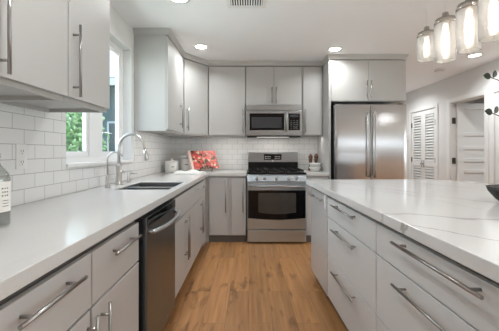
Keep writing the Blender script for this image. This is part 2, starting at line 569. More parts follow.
# ------------------------------------------------------------------ builders
class MB:
    def __init__(self, mtx=None):
        self.bm = bmesh.new()
        self.m = mtx or Matrix.Identity(4)

    def _done(self, verts, faces=None, smooth=False):
        if faces:
            for f in faces:
                f.smooth = smooth
        bmesh.ops.transform(self.bm, matrix=self.m, verts=verts)

    def box(self, x0, x1, y0, y1, z0, z1):
        c = [(x0, y0, z0), (x1, y0, z0), (x1, y1, z0), (x0, y1, z0), (x0, y0, z1), (x1, y0, z1), (x1, y1, z1), (x0, y1, z1)]
        v = [self.bm.verts.new(p) for p in c]
        for f in ((0, 3, 2, 1), (4, 5, 6, 7), (0, 1, 5, 4), (1, 2, 6, 5), (2, 3, 7, 6), (3, 0, 4, 7)):
            self.bm.faces.new([v[i] for i in f])
        self._done(v)
        return self

    def prism(self, pts, z0, z1):
        """pts counter-clockwise"""
        lo = [self.bm.verts.new((p[0], p[1], z0)) for p in pts]
        hi = [self.bm.verts.new((p[0], p[1], z1)) for p in pts]
        n = len(pts)
        self.bm.faces.new(hi)
        self.bm.faces.new(lo[::-1])
        for i in range(n):
            j = (i + 1) % n
            self.bm.faces.new((lo[i], lo[j], hi[j], hi[i]))
        self._done(lo + hi)
        return self

    def tube(self, pts, r, seg=12, caps=True):
        pts = [Vector(p) for p in pts]
        rs = r if isinstance(r, (list, tuple)) else [r] * len(pts)
        rings = []
        prev = None
        allv = []
        for i, p in enumerate(pts):
            if i == 0:
                t = pts[1] - pts[0]
            elif i == len(pts) - 1:
                t = pts[-1] - pts[-2]
            else:
                t = (pts[i + 1] - p).normalized() + (p - pts[i - 1]).normalized()
            t.normalize()
            if prev is None:
                a = Vector((0, 0, 1)) if abs(t.z) < 0.9 else Vector((1, 0, 0))
                u = t.cross(a).normalized()
            else:
                u = (prev - t * prev.dot(t)).normalized()
            prev = u
            vv = t.cross(u)
            ring = [self.bm.verts.new(p + (u * math.cos(2 * math.pi * k / seg) + vv * math.sin(2 * math.pi * k / seg)) * rs[i]) for k in range(seg)]
            rings.append(ring)
            allv += ring
        fs = []
        for a, b in zip(rings, rings[1:]):
            for k in range(seg):
                fs.append(self.bm.faces.new((a[k], a[(k + 1) % seg], b[(k + 1) % seg], b[k])))
        if caps:
            self.bm.faces.new(rings[0][::-1])
            self.bm.faces.new(rings[-1])
        self._done(allv, fs, True)
        return self

    def lathe(self, prof, c=(0, 0), seg=32, ripple=None):
        """prof: list of (radius, z) from the bottom; closes at radius 0 ends"""
        rings = []
        allv = []
        for r, z in prof:
            if r < 1e-6:
                v = self.bm.verts.new((c[0], c[1], z))
                rings.append([v])
                allv.append(v)
            else:
                ring = []
                for k in range(seg):
                    a = 2 * math.pi * k / seg
                    rr = r + (ripple(a, z) if ripple else 0)
                    ring.append(self.bm.verts.new((c[0] + rr * math.cos(a), c[1] + rr * math.sin(a), z)))
                rings.append(ring)
                allv += ring
        fs = []
        for a, b in zip(rings, rings[1:]):
            for k in range(seg):
                j = (k + 1) % seg
                if len(a) == 1 and len(b) == 1:
                    continue
                if len(a) == 1:
                    fs.append(self.bm.faces.new((a[0], b[j], b[k])))
                elif len(b) == 1:
                    fs.append(self.bm.faces.new((a[k], a[j], b[0])))
                else:
                    fs.append(self.bm.faces.new((a[k], a[j], b[j], b[k])))
        self._done(allv, fs, True)
        return self

    def grid_slab(self, us, vs, keep, w0, w1, plane='XY'):
        """slab with openings: cells of the grid us x vs where keep(i, j); thickness w0..w1"""
        def pt(u, v, w):
            return {'XY': (u, v, w), 'XZ': (u, w, v), 'YZ': (w, u, v)}[plane]
        vt = {}
        fs = []

        def V(i, j):
            if (i, j) not in vt:
                vt[(i, j)] = self.bm.verts.new(pt(us[i], vs[j], w0))
            return vt[(i, j)]
        for i in range(len(us) - 1):
            for j in range(len(vs) - 1):
                if keep(i, j):
                    fs.append(self.bm.faces.new((V(i, j), V(i + 1, j), V(i + 1, j + 1), V(i, j + 1))))
        ext = bmesh.ops.extrude_face_region(self.bm, geom=fs, use_keep_orig=True)
        ev = [g for g in ext['geom'] if isinstance(g, bmesh.types.BMVert)]
        d = Vector(pt(0, 0, w1)) - Vector(pt(0, 0, w0))
        bmesh.ops.translate(self.bm, vec=d, verts=ev)
        bmesh.ops.recalc_face_normals(self.bm, faces=self.bm.faces[:])
        bmesh.ops.dissolve_limit(self.bm, angle_limit=0.01, verts=self.bm.verts[:], edges=self.bm.edges[:])
        self._done(self.bm.verts[:])
        return self

    def build(self, name, mat, parent=None, bevel=0.0, seg=2, sub=0):
        me = bpy.data.meshes.new(name)
        bmesh.ops.recalc_face_normals(self.bm, faces=self.bm.faces[:])
        self.bm.to_mesh(me)
        self.bm.free()
        me.materials.append(mat)
        o = bpy.data.objects.new(name, me)
        COL.objects.link(o)
        if parent:
            o.parent = parent
        if bevel:
            b = o.modifiers.new('bevel', 'BEVEL')
            b.width = bevel
            b.segments = seg
            b.limit_method = 'ANGLE'
            b.angle_limit = R(40)
        if sub:
            s = o.modifiers.new('subdivision', 'SUBSURF')
            s.levels = s.render_levels = sub
        return o


def tag(o, label=None, cat=None, group=None, kind=None):
    if label:
        o['label'] = label
    if cat:
        o['category'] = cat
    if group:
        o['group'] = group
    if kind:
        o['kind'] = kind
    return o


def thing(name, label, cat, loc=(0, 0, 0), rz=0.0, group=None):
    o = bpy.data.objects.new(name, None)
    o.empty_display_size = 0.1
    COL.objects.link(o)
    o.location = loc
    o.rotation_euler = (0, 0, rz)
    return tag(o, label, cat, group)


def struct(o):
    o['kind'] = 'structure'
    return o


def copy_thing(src, loc, label, rz=None):
    c = src.copy()
    COL.objects.link(c)
    c.location = loc
    if rz is not None:
        c.rotation_euler = (0, 0, rz)
    c['label'] = label
    for ch in list(src.children):
        d = ch.copy()
        COL.objects.link(d)
        d.parent = c
        for g in list(ch.children):
            e = g.copy()
            COL.objects.link(e)
            e.parent = d
    return c


# ------------------------------------------------------------------ room shell
XL, YB, XR = -1.18, 4.46, 3.38
struct(MB().prism([(-1.34, -4.1), (6.62, -4.1), (6.62, 3.16), (5.7, 3.16), (5.7, 6.7), (-1.34, 6.7)], -0.08, 0).build('floor', M['floor']))
struct(MB().prism([(-1.34, -4.1), (6.62, -4.1), (6.62, 3.16), (5.7, 3.16), (5.7, 6.7), (-1.34, 6.7)], CEIL, CEIL + 0.1).build('ceiling', M['ceiling']))
WY0, WY1, WZ0, WZ1 = 1.89, 2.95, 1.10, 2.20
struct(MB().grid_slab([-4.1, WY0, WY1, 4.6], [0, WZ0, WZ1, CEIL], lambda i, j: not (i == 1 and j == 1), -1.34, XL, 'YZ').build('wall_left', M['wall']))
struct(MB().box(XL, 2.08, YB, YB + 0.14, 0, CEIL).build('wall_back', M['wall']))
struct(MB().box(1.94, 2.08, YB + 0.14, 6.6, 0, CEIL).build('wall_hall', M['wall']))
struct(MB().box(2.08, 5.7, 6.56, 6.7, 0, CEIL).build('wall_far', M['wall']))
# right wall: closet opening, bedroom door opening, second door
struct(MB().grid_slab([3.06, 3.24, 4.06, 4.22, 4.95, 5.33, 6.14, 6.56], [0, 1.985, 2.0, CEIL],
                      lambda i, j: not ((i == 5 and j == 0) or (i in (1, 3) and j < 2)), XR, XR + 0.12, 'YZ').build('wall_right', M['wall']))
struct(MB().box(XR + 0.12, 4.0, 5.25, 5.32, 0, CEIL).build('wall_closet', M['wall']))
struct(MB().box(5.6, 5.7, 3.16, 6.6, 0, CEIL).build('wall_bedroom', M['wall']))
struct(MB().box(3.5, 6.62, 3.06, 3.16, 0, CEIL).build('wall_living', M['wall']))
struct(MB().grid_slab([-4.1, -2.6, 2.6, 3.06], [0, 0.05, 2.2, CEIL], lambda i, j: not (i == 1 and j == 1), 6.5, 6.62, 'YZ').build('wall_patio', M['wall']))
struct(MB().grid_slab([-1.34, 2.8, 6.3, 6.62], [0, 1.55, 1.93, CEIL], lambda i, j: not (i == 1 and j == 1), -4.1, -4.0, 'XZ').build('wall_behind', M['wall']))

# tile backsplash on the two walls
struct(MB().grid_slab([-0.6, WY0, WY1 + 0.015, 3.03, YB], [0.86, WZ0, 1.41, 1.43], lambda i, j: not (i == 1 and j > 0) and not (i == 2 and j > 0) and not (i == 3 and j == 2), XL, XL + 0.008, 'YZ').build('wall_tile_left', M['tile_y']))
struct(MB().box(XL + 0.009, 1.033, YB - 0.008, YB, 0.86, 1.43).build('wall_tile_back', M['tile_x']))

# kitchen window: vinyl slider set deep in the wall
wn = struct(MB().box(-1.30, -1.26, WY0, WY1, WZ0, WZ0 + 0.045).box(-1.30, -1.26, WY0, WY1, WZ1 - 0.045, WZ1)
            .box(-1.30, -1.26, WY0, WY0 + 0.035, WZ0 + 0.045, WZ1 - 0.045).box(-1.30, -1.26, WY1 - 0.04, WY1, WZ0 + 0.045, WZ1 - 0.045).build('window_1', M['vinyl'], bevel=0.003))
MB().box(-1.305, -1.255, 2.325, 2.515, WZ0 + 0.044, WZ1 - 0.044).build('mullion', M['vinyl'], wn, bevel=0.004)
for a, b, x in ((WY0 + 0.035, 2.335, -1.28), (2.505, WY1 - 0.04, -1.28)):
    s = MB().box(x - 0.014, x + 0.014, a, b, WZ0 + 0.045, WZ0 + 0.085).box(x - 0.014, x + 0.014, a, b, WZ1 - 0.085, WZ1 - 0.045)
    s.box(x - 0.014, x + 0.014, a, a + 0.045, WZ0 + 0.085, WZ1 - 0.085).box(x - 0.014, x + 0.014, b - 0.045, b, WZ0 + 0.085, WZ1 - 0.085)
    s = s.build('sash', M['vinyl'], wn, bevel=0.003)
    MB().box(x - 0.003, x + 0.003, a + 0.04, b - 0.04, WZ0 + 0.08, WZ1 - 0.08).build('pane', M['pane'], s)
struct(MB().box(-1.26, XL + 0.022, WY0 + 0.001, WY1 - 0.001, WZ0 - 0.018, WZ0 + 0.004).build('trim_1', M['white'], bevel=0.003))
# unseen high window and patio glazing, added for fridge reflection and room light
w2 = struct(MB().grid_slab([2.8, 2.85, 4.5, 4.58, 6.25, 6.3], [1.55, 1.58, 1.90, 1.93], lambda i, j: not (i in (1, 3) and j == 1), -4.07, -4.02, 'XZ').build('added_window_2', M['vinyl']))
MB().box(2.83, 6.27, -4.05, -4.044, 1.57, 1.91).build('pane', M['pane'], w2)
w3 = struct(MB().grid_slab([-2.6, -2.53, -0.04, 0.04, 2.53, 2.6], [0.05, 0.12, 2.13, 2.2], lambda i, j: not (i in (1, 3) and j == 1), 6.53, 6.58, 'YZ').build('added_window_3', M['vinyl']))
MB().box(6.55, 6.556, -2.55, 2.55, 0.1, 2.15).build('pane', M['pane'], w3)

# crown moulding above the far cabinets
def sweep(path, prof):
    """path (x, y) list, outside on the right-hand side; prof (offset, z) closed loop"""
    mb = MB()
    n = len(path)
    rings = []
    for i, p in enumerate(path):
        p = Vector(p)
        ns = []
        if i > 0:
            d = (p - Vector(path[i - 1])).normalized()
            ns.append(Vector((d.y, -d.x)))
        if i < n - 1:
            d = (Vector(path[i + 1]) - p).normalized()
            ns.append(Vector((d.y, -d.x)))
        if len(ns) == 2:
            m = (ns[0] + ns[1]).normalized()
            m = m / max(0.3, m.dot(ns[0]))
        else:
            m = ns[0]
        rings.append([mb.bm.verts.new((p.x + m.x * o, p.y + m.y * o, z)) for o, z in prof])
    k = len(prof)
    for a, b in zip(rings, rings[1:]):
        for i in range(k):
            mb.bm.faces.new((a[i], a[(i + 1) % k], b[(i + 1) % k], b[i]))
    mb.bm.faces.new(rings[0])
    mb.bm.faces.new(rings[-1][::-1])
    return mb


CT = 2.375
struct(sweep([(XL + 0.002, 3.015), (-0.83, 3.015), (-0.83, 3.747), (-0.565, 4.108), (1.033, 4.108), (1.033, 3.82), (2.035, 3.82), (2.035, YB - 0.002)],
             [(-0.02, CT + 0.002), (0.004, CT + 0.002), (0.006, CT + 0.02), (0.022, CEIL - 0.012), (0.024, CEIL - 0.001), (-0.02, CEIL - 0.001)]).build('trim_2', M['paint']))
struct(sweep([(-0.81, 0.51), (-0.81, 1.722), (XL + 0.002, 1.722)],
             [(-0.02, CT + 0.002), (0.004, CT + 0.002), (0.022, CEIL - 0.012), (0.024, CEIL - 0.001), (-0.02, CEIL - 0.001)]).build('trim_3', M['paint']))


# ------------------------------------------------------------------ cabinets
def bar_handle(parent, a, b, off=0.034, r=0.006, inset=0.045, name='handle'):
    """bar pull between local points a and b standing off the front (local -y)"""
    a, b = Vector(a), Vector(b)
    d = (b - a).normalized()
    o = Vector((0, -off, 0))
    mb = MB()
    mb.tube([a + o, b + o], r, 12)
    for p in (a + d * inset, b - d * inset):
        mb.tube([p + Vector((0, -0.0003, 0)), p + o], r * 0.85, 10)
    return mb.build(name, M['nickel'], parent)


def fronts(root, items, mat):
    """items: (kind, x0, x1, z0, z1, handle) ; handle None | ('h', xa, xb, z) | ('v', x, za, zb)"""
    for kind, x0, x1, z0, z1, h in items:
        f = MB().box(x0, x1, 0, 0.02, z0, z1).build(kind, mat, root, bevel=0.0018)
        if h:
            if h[0] == 'h':
                bar_handle(f, (h[1], 0, h[3]), (h[2], 0, h[3]))
            else:
                bar_handle(f, (h[1], 0, h[2]), (h[1], 0, h[3]))


def base_cab(label, loc, rz, w, items, d=0.61, top=0.866, toe=0.075, toe_in=0.06, mat=None, cat='cabinet', group=None, recess=None, sink=False):
    r = thing('base_cabinet', label, cat, loc, rz, group)
    mb = MB().box(0.001, w - 0.001, 0.0215, d, toe, 0.68 if sink else top)
    if sink:    # open under the bowls: rails and end panels only
        mb.box(0.001, w - 0.001, 0.0215, 0.030, 0.68, top).box(0.001, w - 0.001, d - 0.02, d, 0.68, top)
        mb.box(0.001, 0.007, 0.030, d - 0.02, 0.68, top).box(w - 0.02, w - 0.001, 0.030, d - 0.02, 0.68, top)
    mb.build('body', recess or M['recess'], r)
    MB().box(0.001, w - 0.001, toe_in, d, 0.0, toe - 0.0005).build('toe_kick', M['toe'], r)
    fronts(r, items, mat or M['paint_low'])
    return r


def wall_cab(label, loc, rz, w, z0, z1, items, d=0.345, group=None, rail=0.02, led=0):
    r = thing('wall_cabinet', label, 'cabinet', (loc[0], loc[1], z0), rz, group)
    mb = MB().box(0.0005, w - 0.0005, 0.0215, d, rail, z1 - z0)
    mb.box(0.0005, w - 0.0005, 0.0215, 0.04, 0, rail).box(0.0005, w - 0.0005, d - 0.018, d, 0, rail)
    mb.box(0.0005, 0.018, 0.04, d - 0.018, 0, rail).box(w - 0.018, w - 0.0005, 0.04, d - 0.018, 0, rail)
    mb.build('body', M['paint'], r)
    if led:     # unseen light added behind the front rail to brighten the backsplash
        MB().box(0.06, w - 0.06, 0.045, 0.065, rail - 0.011, rail - 0.0005).build('added_light_strip', M['strip'], r)
        p = Matrix.LocRotScale(r.location, r.rotation_euler, None) @ Vector((w / 2, 0.07, rail - 0.014))
        area('added_cabinet_lamp', p, w - 0.12, led, rot=(0, 0, rz), color=(1.0, 0.97, 0.93), shape='RECTANGLE', size_y=0.015)
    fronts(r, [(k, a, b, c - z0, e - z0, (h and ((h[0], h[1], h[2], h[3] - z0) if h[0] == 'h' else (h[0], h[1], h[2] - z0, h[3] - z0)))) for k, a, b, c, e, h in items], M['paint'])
    return r


LEFT, ISL = R(90), R(-90 + 1.2)
XF = -0.55
GB = 'grey base cabinets along the left wall'
DT, DB, LO = 0.832, 0.650, 0.085      # drawer top, drawer bottom / door top, door bottom
# left run, near to far
base_cab('grey base cabinet nearest the camera on the left, mostly out of view', (XF, 0.10, 0), LEFT, 0.468,
         [('drawer', 0.003, 0.465, DB + 0.006, DT, ('h', 0.10, 0.37, 0.785)), ('door', 0.003, 0.465, LO, DB - 0.002, None)], group=GB)
base_cab('grey base cabinet at lower left with its drawer pull nearest the bottom corner', (XF, 0.57, 0), LEFT, 0.463,
         [('drawer', 0.003, 0.460, DB - 0.006, DT, ('h', 0.095, 0.365, 0.787)), ('door', 0.003, 0.452, LO, DB - 0.016, ('v', 0.435, 0.29, 0.625))], group=GB)
base_cab('grey base cabinet with one drawer over a door, just before the dishwasher', (XF, 1.034, 0), LEFT, 0.442,
         [('drawer', 0.003, 0.438, DB - 0.006, DT, ('h', 0.115, 0.375, 0.784)), ('door', 0.003, 0.438, LO, DB - 0.016, ('v', 0.062, 0.29, 0.625))], group=GB)
base_cab('grey two-door sink base cabinet just past the dishwasher', (XF, 2.118, 0), LEFT, 0.862,
         [('drawer_front', 0.003, 0.859, DB + 0.002, DT, None),
          ('door', 0.003, 0.429, LO, DB - 0.006, ('v', 0.402, 0.26, 0.627)), ('door', 0.432, 0.859, LO, DB - 0.006, ('v', 0.461, 0.26, 0.627))], group=GB, sink=True)
base_cab('grey base cabinet with a drawer and two doors, farthest on the left run', (XF, 2.982, 0), LEFT, 0.708,
         [('drawer', 0.003, 0.705, DB + 0.002, DT, ('h', 0.16, 0.56, 0.775)),
          ('door', 0.003, 0.352, LO, DB - 0.006, ('v', 0.325, 0.27, 0.632)), ('door', 0.355, 0.705, LO, DB - 0.006, ('v', 0.385, 0.27, 0.632))], group=GB)
cr = thing('corner_cabinet', 'grey blind corner base cabinet below the red floral book', 'cabinet', (-0.87, 4.07, 0))
MB(Matrix.Translation((0.87, -4.07, 0))).prism([(-1.165, 3.695), (-0.57, 3.695), (-0.57, 3.852), (-0.528, 3.852), (-0.528, 4.445), (-1.165, 4.445)], 0.0, 0.866).build('body', M['paint_low'], cr)
# back run
YF = 3.83
base_cab('grey base cabinet with two tall doors between the corner and the stove', (-0.526, YF, 0), 0, 0.49,
         [('door', 0.012, 0.252, 0.10, 0.845, ('v', 0.222, 0.40, 0.83)), ('door', 0.302, 0.483, 0.10, 0.845, ('v', 0.447, 0.40, 0.83))], toe_in=0.035, toe=0.09, recess=M['paint_low'])
base_cab('narrow grey base cabinet right of the stove beside the refrigerator panel', (0.744, YF, 0), 0, 0.288,
         [('drawer', 0.004, 0.284, 0.66, 0.845, ('h', 0.07, 0.22, 0.78)), ('door', 0.004, 0.284, 0.10, 0.652, ('v', 0.25, 0.30, 0.63))], toe_in=0.035, toe=0.09, recess=M['paint_low'])

# uppers
GU = 'grey slab-door cabinets over the left counter'
zb, zd, zt = 1.412, 1.432, CT
for x0, x1, lab in ((0.515, 0.918, 'grey wall cabinet over the left counter, nearest the camera and out of view'),
                    (0.920, 1.322, 'grey wall cabinet at upper left cut by the picture edge, pull at its left'),
                    (1.324, 1.720, 'grey wall cabinet beside the window, above the tiled wall and outlet')):
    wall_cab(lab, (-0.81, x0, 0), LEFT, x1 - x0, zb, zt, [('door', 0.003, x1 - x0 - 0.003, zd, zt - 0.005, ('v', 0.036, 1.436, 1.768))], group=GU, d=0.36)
zb, zd = 1.397, 1.415
wall_cab('grey wall cabinet to the right of the window with its wide side panel facing forward', (-0.83, 3.02, 0), LEFT, 0.726, zb, zt,
         [('door', 0.003, 0.720, zd, zt - 0.008, ('v', 0.52, 1.47, 1.775))], d=0.347, led=0.5)
# diagonal corner unit
p0, p1 = Vector((-0.83, 3.75)), Vector((-0.565, 4.11))
dw = (p1 - p0).length
ang = math.atan2(p1.y - p0.y, p1.x - p0.x)
dc = thing('wall_cabinet', 'grey wall cabinet set diagonally across the back left corner', 'cabinet', (p0.x, p0.y, zb), ang)
inv = Matrix.Rotation(-ang, 4, 'Z') @ Matrix.Translation((-p0.x, -p0.y, 0))
inn = Vector((-(p1 - p0).y, (p1 - p0).x)).normalized() * 0.0215
MB(inv).prism([(p0.x + inn.x + 0.001, p0.y + 0.014), (p1.x - 0.003, p1.y + 0.018), (p1.x - 0.003, 4.45), (-1.17, 4.45), (-1.17, p0.y + 0.014)], 0, zt - zb).build('body', M['paint'], dc)
fronts(dc, [('door', 0.012, dw - 0.012, zd - zb, zt - zb - 0.008, ('v', 0.055, 1.455 - zb, 1.765 - zb))], M['paint'])
GBK = 'grey wall cabinets on the back wall'
wall_cab('wide single-door grey wall cabinet to the left of the microwave', (-0.562, 4.11, 0), 0, 0.516, zb, zt,
         [('door', 0.003, 0.510, zd, zt - 0.008, ('v', 0.478, 1.445, 1.765))], group=GBK, d=0.34, led=0.55)
wall_cab('short two-door grey wall cabinet directly above the microwave', (-0.044, 4.11, 0), 0, 0.780, 1.828, zt,
         [('door', 0.003, 0.389, 1.836, zt - 0.008, ('v', 0.362, 1.855, 2.075)), ('door', 0.392, 0.777, 1.836, zt - 0.008, ('v', 0.420, 1.855, 2.075))], group=GBK, d=0.34, rail=0.0005)
wall_cab('narrow grey wall cabinet to the right of the microwave', (0.738, 4.11, 0), 0, 0.292, zb, zt,
         [('door', 0.016, 0.270, zd, zt - 0.008, ('v', 0.046, 1.445, 1.765))], group=GBK, d=0.34, led=0.28)
pn = MB().box(0, 0.026, 0, 0.628, 0, CT).build('end_panel', M['paint'], bevel=0.0015)
pn.location = (1.034, 3.82, 0)
tag(pn, 'tall grey end panel standing between the back counter and the refrigerator', 'panel')
wall_cab('deep two-door grey cabinet above the refrigerator', (1.062, 3.82, 0), 0, 0.972, 1.836, zt,
         [('door', 0.003, 0.484, 1.842, zt - 0.008, ('v', 0.455, 1.87, 2.10)), ('door', 0.487, 0.968, 1.842, zt - 0.008, ('v', 0.515, 1.87, 2.10))], d=0.63, rail=0.0005)

# ------------------------------------------------------------------ counters and sink
CZ0, CZ1 = 0.868, 0.91
SX0, SX1, SY0, SY1 = -0.985, -0.585, 2.13, 2.67
ct = MB().grid_slab([XL + 0.013, SX0, SX1, -0.525, -0.030], [-0.55, SY0, SY1, 3.805, YB - 0.013],
                    lambda i, j: not (i == 1 and j == 1) and not (i == 3 and j < 3), CZ0, CZ1).build('countertop', M['quartz'], bevel=0.003)
tag(ct, 'white quartz L-shaped countertop with the sink, along the left and back walls', 'countertop')
c2 = MB().box(0.742, 1.033, 3.805, YB - 0.013, CZ0, CZ1).build('countertop', M['quartz'], bevel=0.003)
tag(c2, 'small white countertop section right of the stove under the stacked bowls', 'countertop')


def basin(mb, x0, x1, y0, y1, zt, zbm, t=0.004, yl=None, yh=None):
    mb.box(x0 - t, x1 + t, y0 - t, y1 + t, zbm - t, zbm)
    mb.box(x0 - t, x0, y0 - t, y1 + t, zbm, zt).box(x1, x1 + t, y0 - t, y1 + t, zbm, zt)
    mb.box(x0, x1, y0 - t, y0, zbm, yl or zt).box(x0, x1, y1, y1 + t, zbm, yh or zt)


sk = thing('sink', 'undermount stainless double-bowl sink in the left countertop', 'sink', ((SX0 + SX1) / 2, (SY0 + SY1) / 2, 0.70))
T = Matrix.Translation((-(SX0 + SX1) / 2, -(SY0 + SY1) / 2, -0.70))
mb = MB(T)
basin(mb, SX0 + 0.005, SX1 - 0.005, SY0 + 0.005, 2.385, 0.902, 0.70, yh=0.872)
mb.build('near_bowl', M['sink'], sk)
mb = MB(T)
basin(mb, SX0 + 0.005, SX1 - 0.005, 2.405, SY1 - 0.005, 0.902, 0.70, yl=0.872)
mb.build('far_bowl', M['sink'], sk)
MB(T).box(SX0 + 0.004, SX1 - 0.004, 2.375, 2.415, 0.868, 0.897).build('divider', M['steel'], sk, bevel=0.004)
for yy in (2.26, 2.54):
    MB(T).lathe([(0, 0.701), (0.04, 0.701), (0.042, 0.704), (0.02, 0.703), (0, 0.7025)], (-0.80, yy), 20).build('drain', M['steel'], sk)

# main faucet
fx, fy = -1.085, 2.46
fc = thing('faucet', 'tall brushed-nickel gooseneck pull-down faucet behind the sink', 'faucet', (fx, fy, CZ1))
MB().lathe([(0, 0), (0.031, 0), (0.031, 0.006), (0.026, 0.012), (0.024, 0.16), (0.019, 0.175), (0, 0.176)], seg=24).build('body', M['faucet'], fc)
pts = [(0, 0, 0.165), (0, 0, 0.29)]
for k in range(1, 15):
    a = math.pi * k / 15
    pts.append((0.105 - 0.105 * math.cos(a), 0, 0.305 + 0.115 * math.sin(a)))
pts += [(0.218, 0, 0.28)]
MB().tube(pts, 0.0125, 16).build('spout', M['faucet'], fc)
MB().tube([(0.2165, 0, 0.288), (0.222, 0, 0.262), (0.231, 0, 0.205), (0.232, 0, 0.200)], [0.0145, 0.017, 0.019, 0.016], 16).build('spray_head', M['faucet'], fc)
MB().tube([(0.022, -0.004, 0.105), (0.05, -0.006, 0.108), (0.12, -0.03, 0.118)], [0.009, 0.0065, 0.005], 12).tube([(0.0, 0, 0.105), (0.036, -0.004, 0.105)], 0.014, 14).build('lever', M['faucet'], fc)
# filtered-water tap
ft = thing('water_tap', 'slim curved drinking-water tap nearer than the main faucet', 'tap', (-1.085, 2.26, CZ1))
MB().lathe([(0, 0), (0.02, 0), (0.02, 0.006), (0.013, 0.012), (0.013, 0.085), (0.008, 0.092), (0, 0.093)], seg=20).build('body', M['faucet'], ft)
pts = [(0, 0, 0.088), (0, 0, 0.21)]
for k in range(1, 12):
    a = math.pi * 0.88 * k / 11
    pts.append((0.06 - 0.06 * math.cos(a), 0, 0.215 + 0.055 * math.sin(a)))
MB().tube(pts, 0.0058, 12).build('spout', M['faucet'], ft)
MB().tube([(0.0, 0, 0.055), (0.05, -0.008, 0.066)], 0.004, 10).build('lever', M['faucet'], ft)
# soap dispenser
sd = thing('soap_dispenser', 'short nickel soap dispenser pump right of the main faucet', 'soap dispenser', (-1.09, 2.67, CZ1))
MB().lathe([(0, 0), (0.022, 0), (0.022, 0.005), (0.015, 0.01), (0.015, 0.045), (0.01, 0.05), (0.01, 0.085), (0, 0.086)], seg=20).build('body', M['faucet'], sd)
MB().tube([(0, 0, 0.078), (0.085, -0.01, 0.076)], [0.009, 0.006], 12).build('nozzle', M['faucet'], sd)

# ------------------------------------------------------------------ dishwasher
dws = thing('dishwasher', 'dark stainless dishwasher with a bowed silver handle under the left counter', 'dishwasher', (XF + 0.025, 1.497, 0), LEFT)
MB().box(0.002, 0.606, 0.05, 0.60, 0.0, 0.864).build('body', M['rubber'], dws)
dd = MB().box(0.020, 0.604, 0.0, 0.049, 0.085, 0.845).build('door', M['steel_dark'], dws, bevel=0.005)
MB().box(0.024, 0.600, -0.002, 0.02, 0.792, 0.842).build('control_strip', M['black_glass'], dd, bevel=0.002)
pts = []
for k in range(13):
    t = k / 12
    pts.append((0.035 + 0.55 * t, -0.022 - 0.045 * math.sin(math.pi * t) ** 0.8, 0.765))
MB().tube(pts, 0.0125, 14).tube([(0.045, 0.001, 0.765), (0.045, -0.03, 0.765)], 0.012, 12).tube([(0.575, 0.001, 0.765), (0.575, -0.03, 0.765)], 0.012, 12).build('handle', M['steel'], dd)
MB().lathe([(0, 0), (0.009, 0), (0.008, 0.003), (0, 0.0035)], seg=16).build('badge', M['steel'], dd).matrix_local = Matrix.Translation((0.375, -0.0002, 0.138)) @ Matrix.Rotation(R(90), 4, 'X') @ Matrix.Scale(1.8, 4, (0, 1, 0))
MB().box(0.02, 0.604, 0.035, 0.05, 0.01, 0.08).build('kick_plate', M['black'], dws)

# ------------------------------------------------------------------ range
rg = thing('gas_range', 'stainless freestanding gas range on the back wall under the microwave', 'stove', (-0.024, 3.775, 0))
W = 0.76
MB().box(0.002, W - 0.002, 0.045, 0.672, 0.02, 0.895).box(0.03, W - 0.03, 0.08, 0.62, 0, 0.02).build('body', M['range_steel'], rg)
MB().box(0.0, W, 0.01, 0.60, 0.895, 0.915).build('cooktop', M['black'], rg, bevel=0.004)
# control panel, slightly slanted
mb = MB()
pr = [(0.02, 0.80), (-0.004, 0.802), (0.020, 0.872), (0.03, 0.893), (0.06, 0.893), (0.06, 0.80)]
lo = [mb.bm.verts.new((0.0, y, z)) for y, z in pr]
hi = [mb.bm.verts.new((W, y, z)) for y, z in pr]
mb.bm.faces.new(lo[::-1]); mb.bm.faces.new(hi)
for i in range(len(pr)):
    j = (i + 1) % len(pr)
    mb.bm.faces.new((lo[i], lo[j], hi[j], hi[i]))
cp = mb.build('control_panel', M['range_steel'], rg, bevel=0.002)
for x in (0.125, 0.225, 0.38, 0.535, 0.64):
    k = MB().tube([(x, 0.010, 0.836), (x, -0.012, 0.844), (x, -0.030, 0.850)], [0.023, 0.022, 0.018], 20).box(x - 0.004, x + 0.004, -0.038, -0.02, 0.832, 0.866).build('knob', M['steel'], cp)
od = MB().box(0.004, W - 0.004, 0.0, 0.043, 0.19, 0.792).build('oven_door', M['range_steel'], rg, bevel=0.004)
# black glass with a bowed lower edge
pts = [(0.012, 0.688), (W - 0.012, 0.688)]
low = []
for k in range(13):
    t = k / 12
    low.append((W - 0.012 - (W - 0.024) * t, 0.333 - 0.022 * math.sin(math.pi * t)))
pts = [(0.012, 0.688)] + [(W - 0.012, 0.688)] + low


def yprism(mb, pts, y0, y1):
    a = [mb.bm.verts.new((x, y0, z)) for x, z in pts]
    b = [mb.bm.verts.new((x, y1, z)) for x, z in pts]
    mb.bm.faces.new(a); mb.bm.faces.new(b[::-1])
    for i in range(len(pts)):
        j = (i + 1) % len(pts)
        mb.bm.faces.new((a[i], b[i], b[j], a[j]))
    bmesh.ops.transform(mb.bm, matrix=mb.m, verts=a + b)
    return mb


og = yprism(MB(), pts, -0.005, 0.001).build('door_glass', M['black_glass'], od)
pts = [(0.145, 0.655), (W - 0.135, 0.655)]
for k in range(13):
    t = k / 12
    pts.append((W - 0.135 - (W - 0.28) * t, 0.405 - 0.02 * math.sin(math.pi * t)))
yprism(MB(), pts, -0.0065, -0.0045).build('oven_window', M['oven_window'], og)
MB().tube([(0.03, -0.05, 0.745), (W - 0.03, -0.05, 0.745)], 0.013, 16).tube([(0.06, 0.001, 0.745), (0.06, -0.05, 0.745)], 0.011, 12).tube([(W - 0.06, 0.001, 0.745), (W - 0.06, -0.05, 0.745)], 0.011, 12).build('handle', M['steel'], od)
MB().box(0.004, W - 0.004, 0.002, 0.043, 0.025, 0.178).build('storage_drawer', M['range_steel'], rg, bevel=0.006)
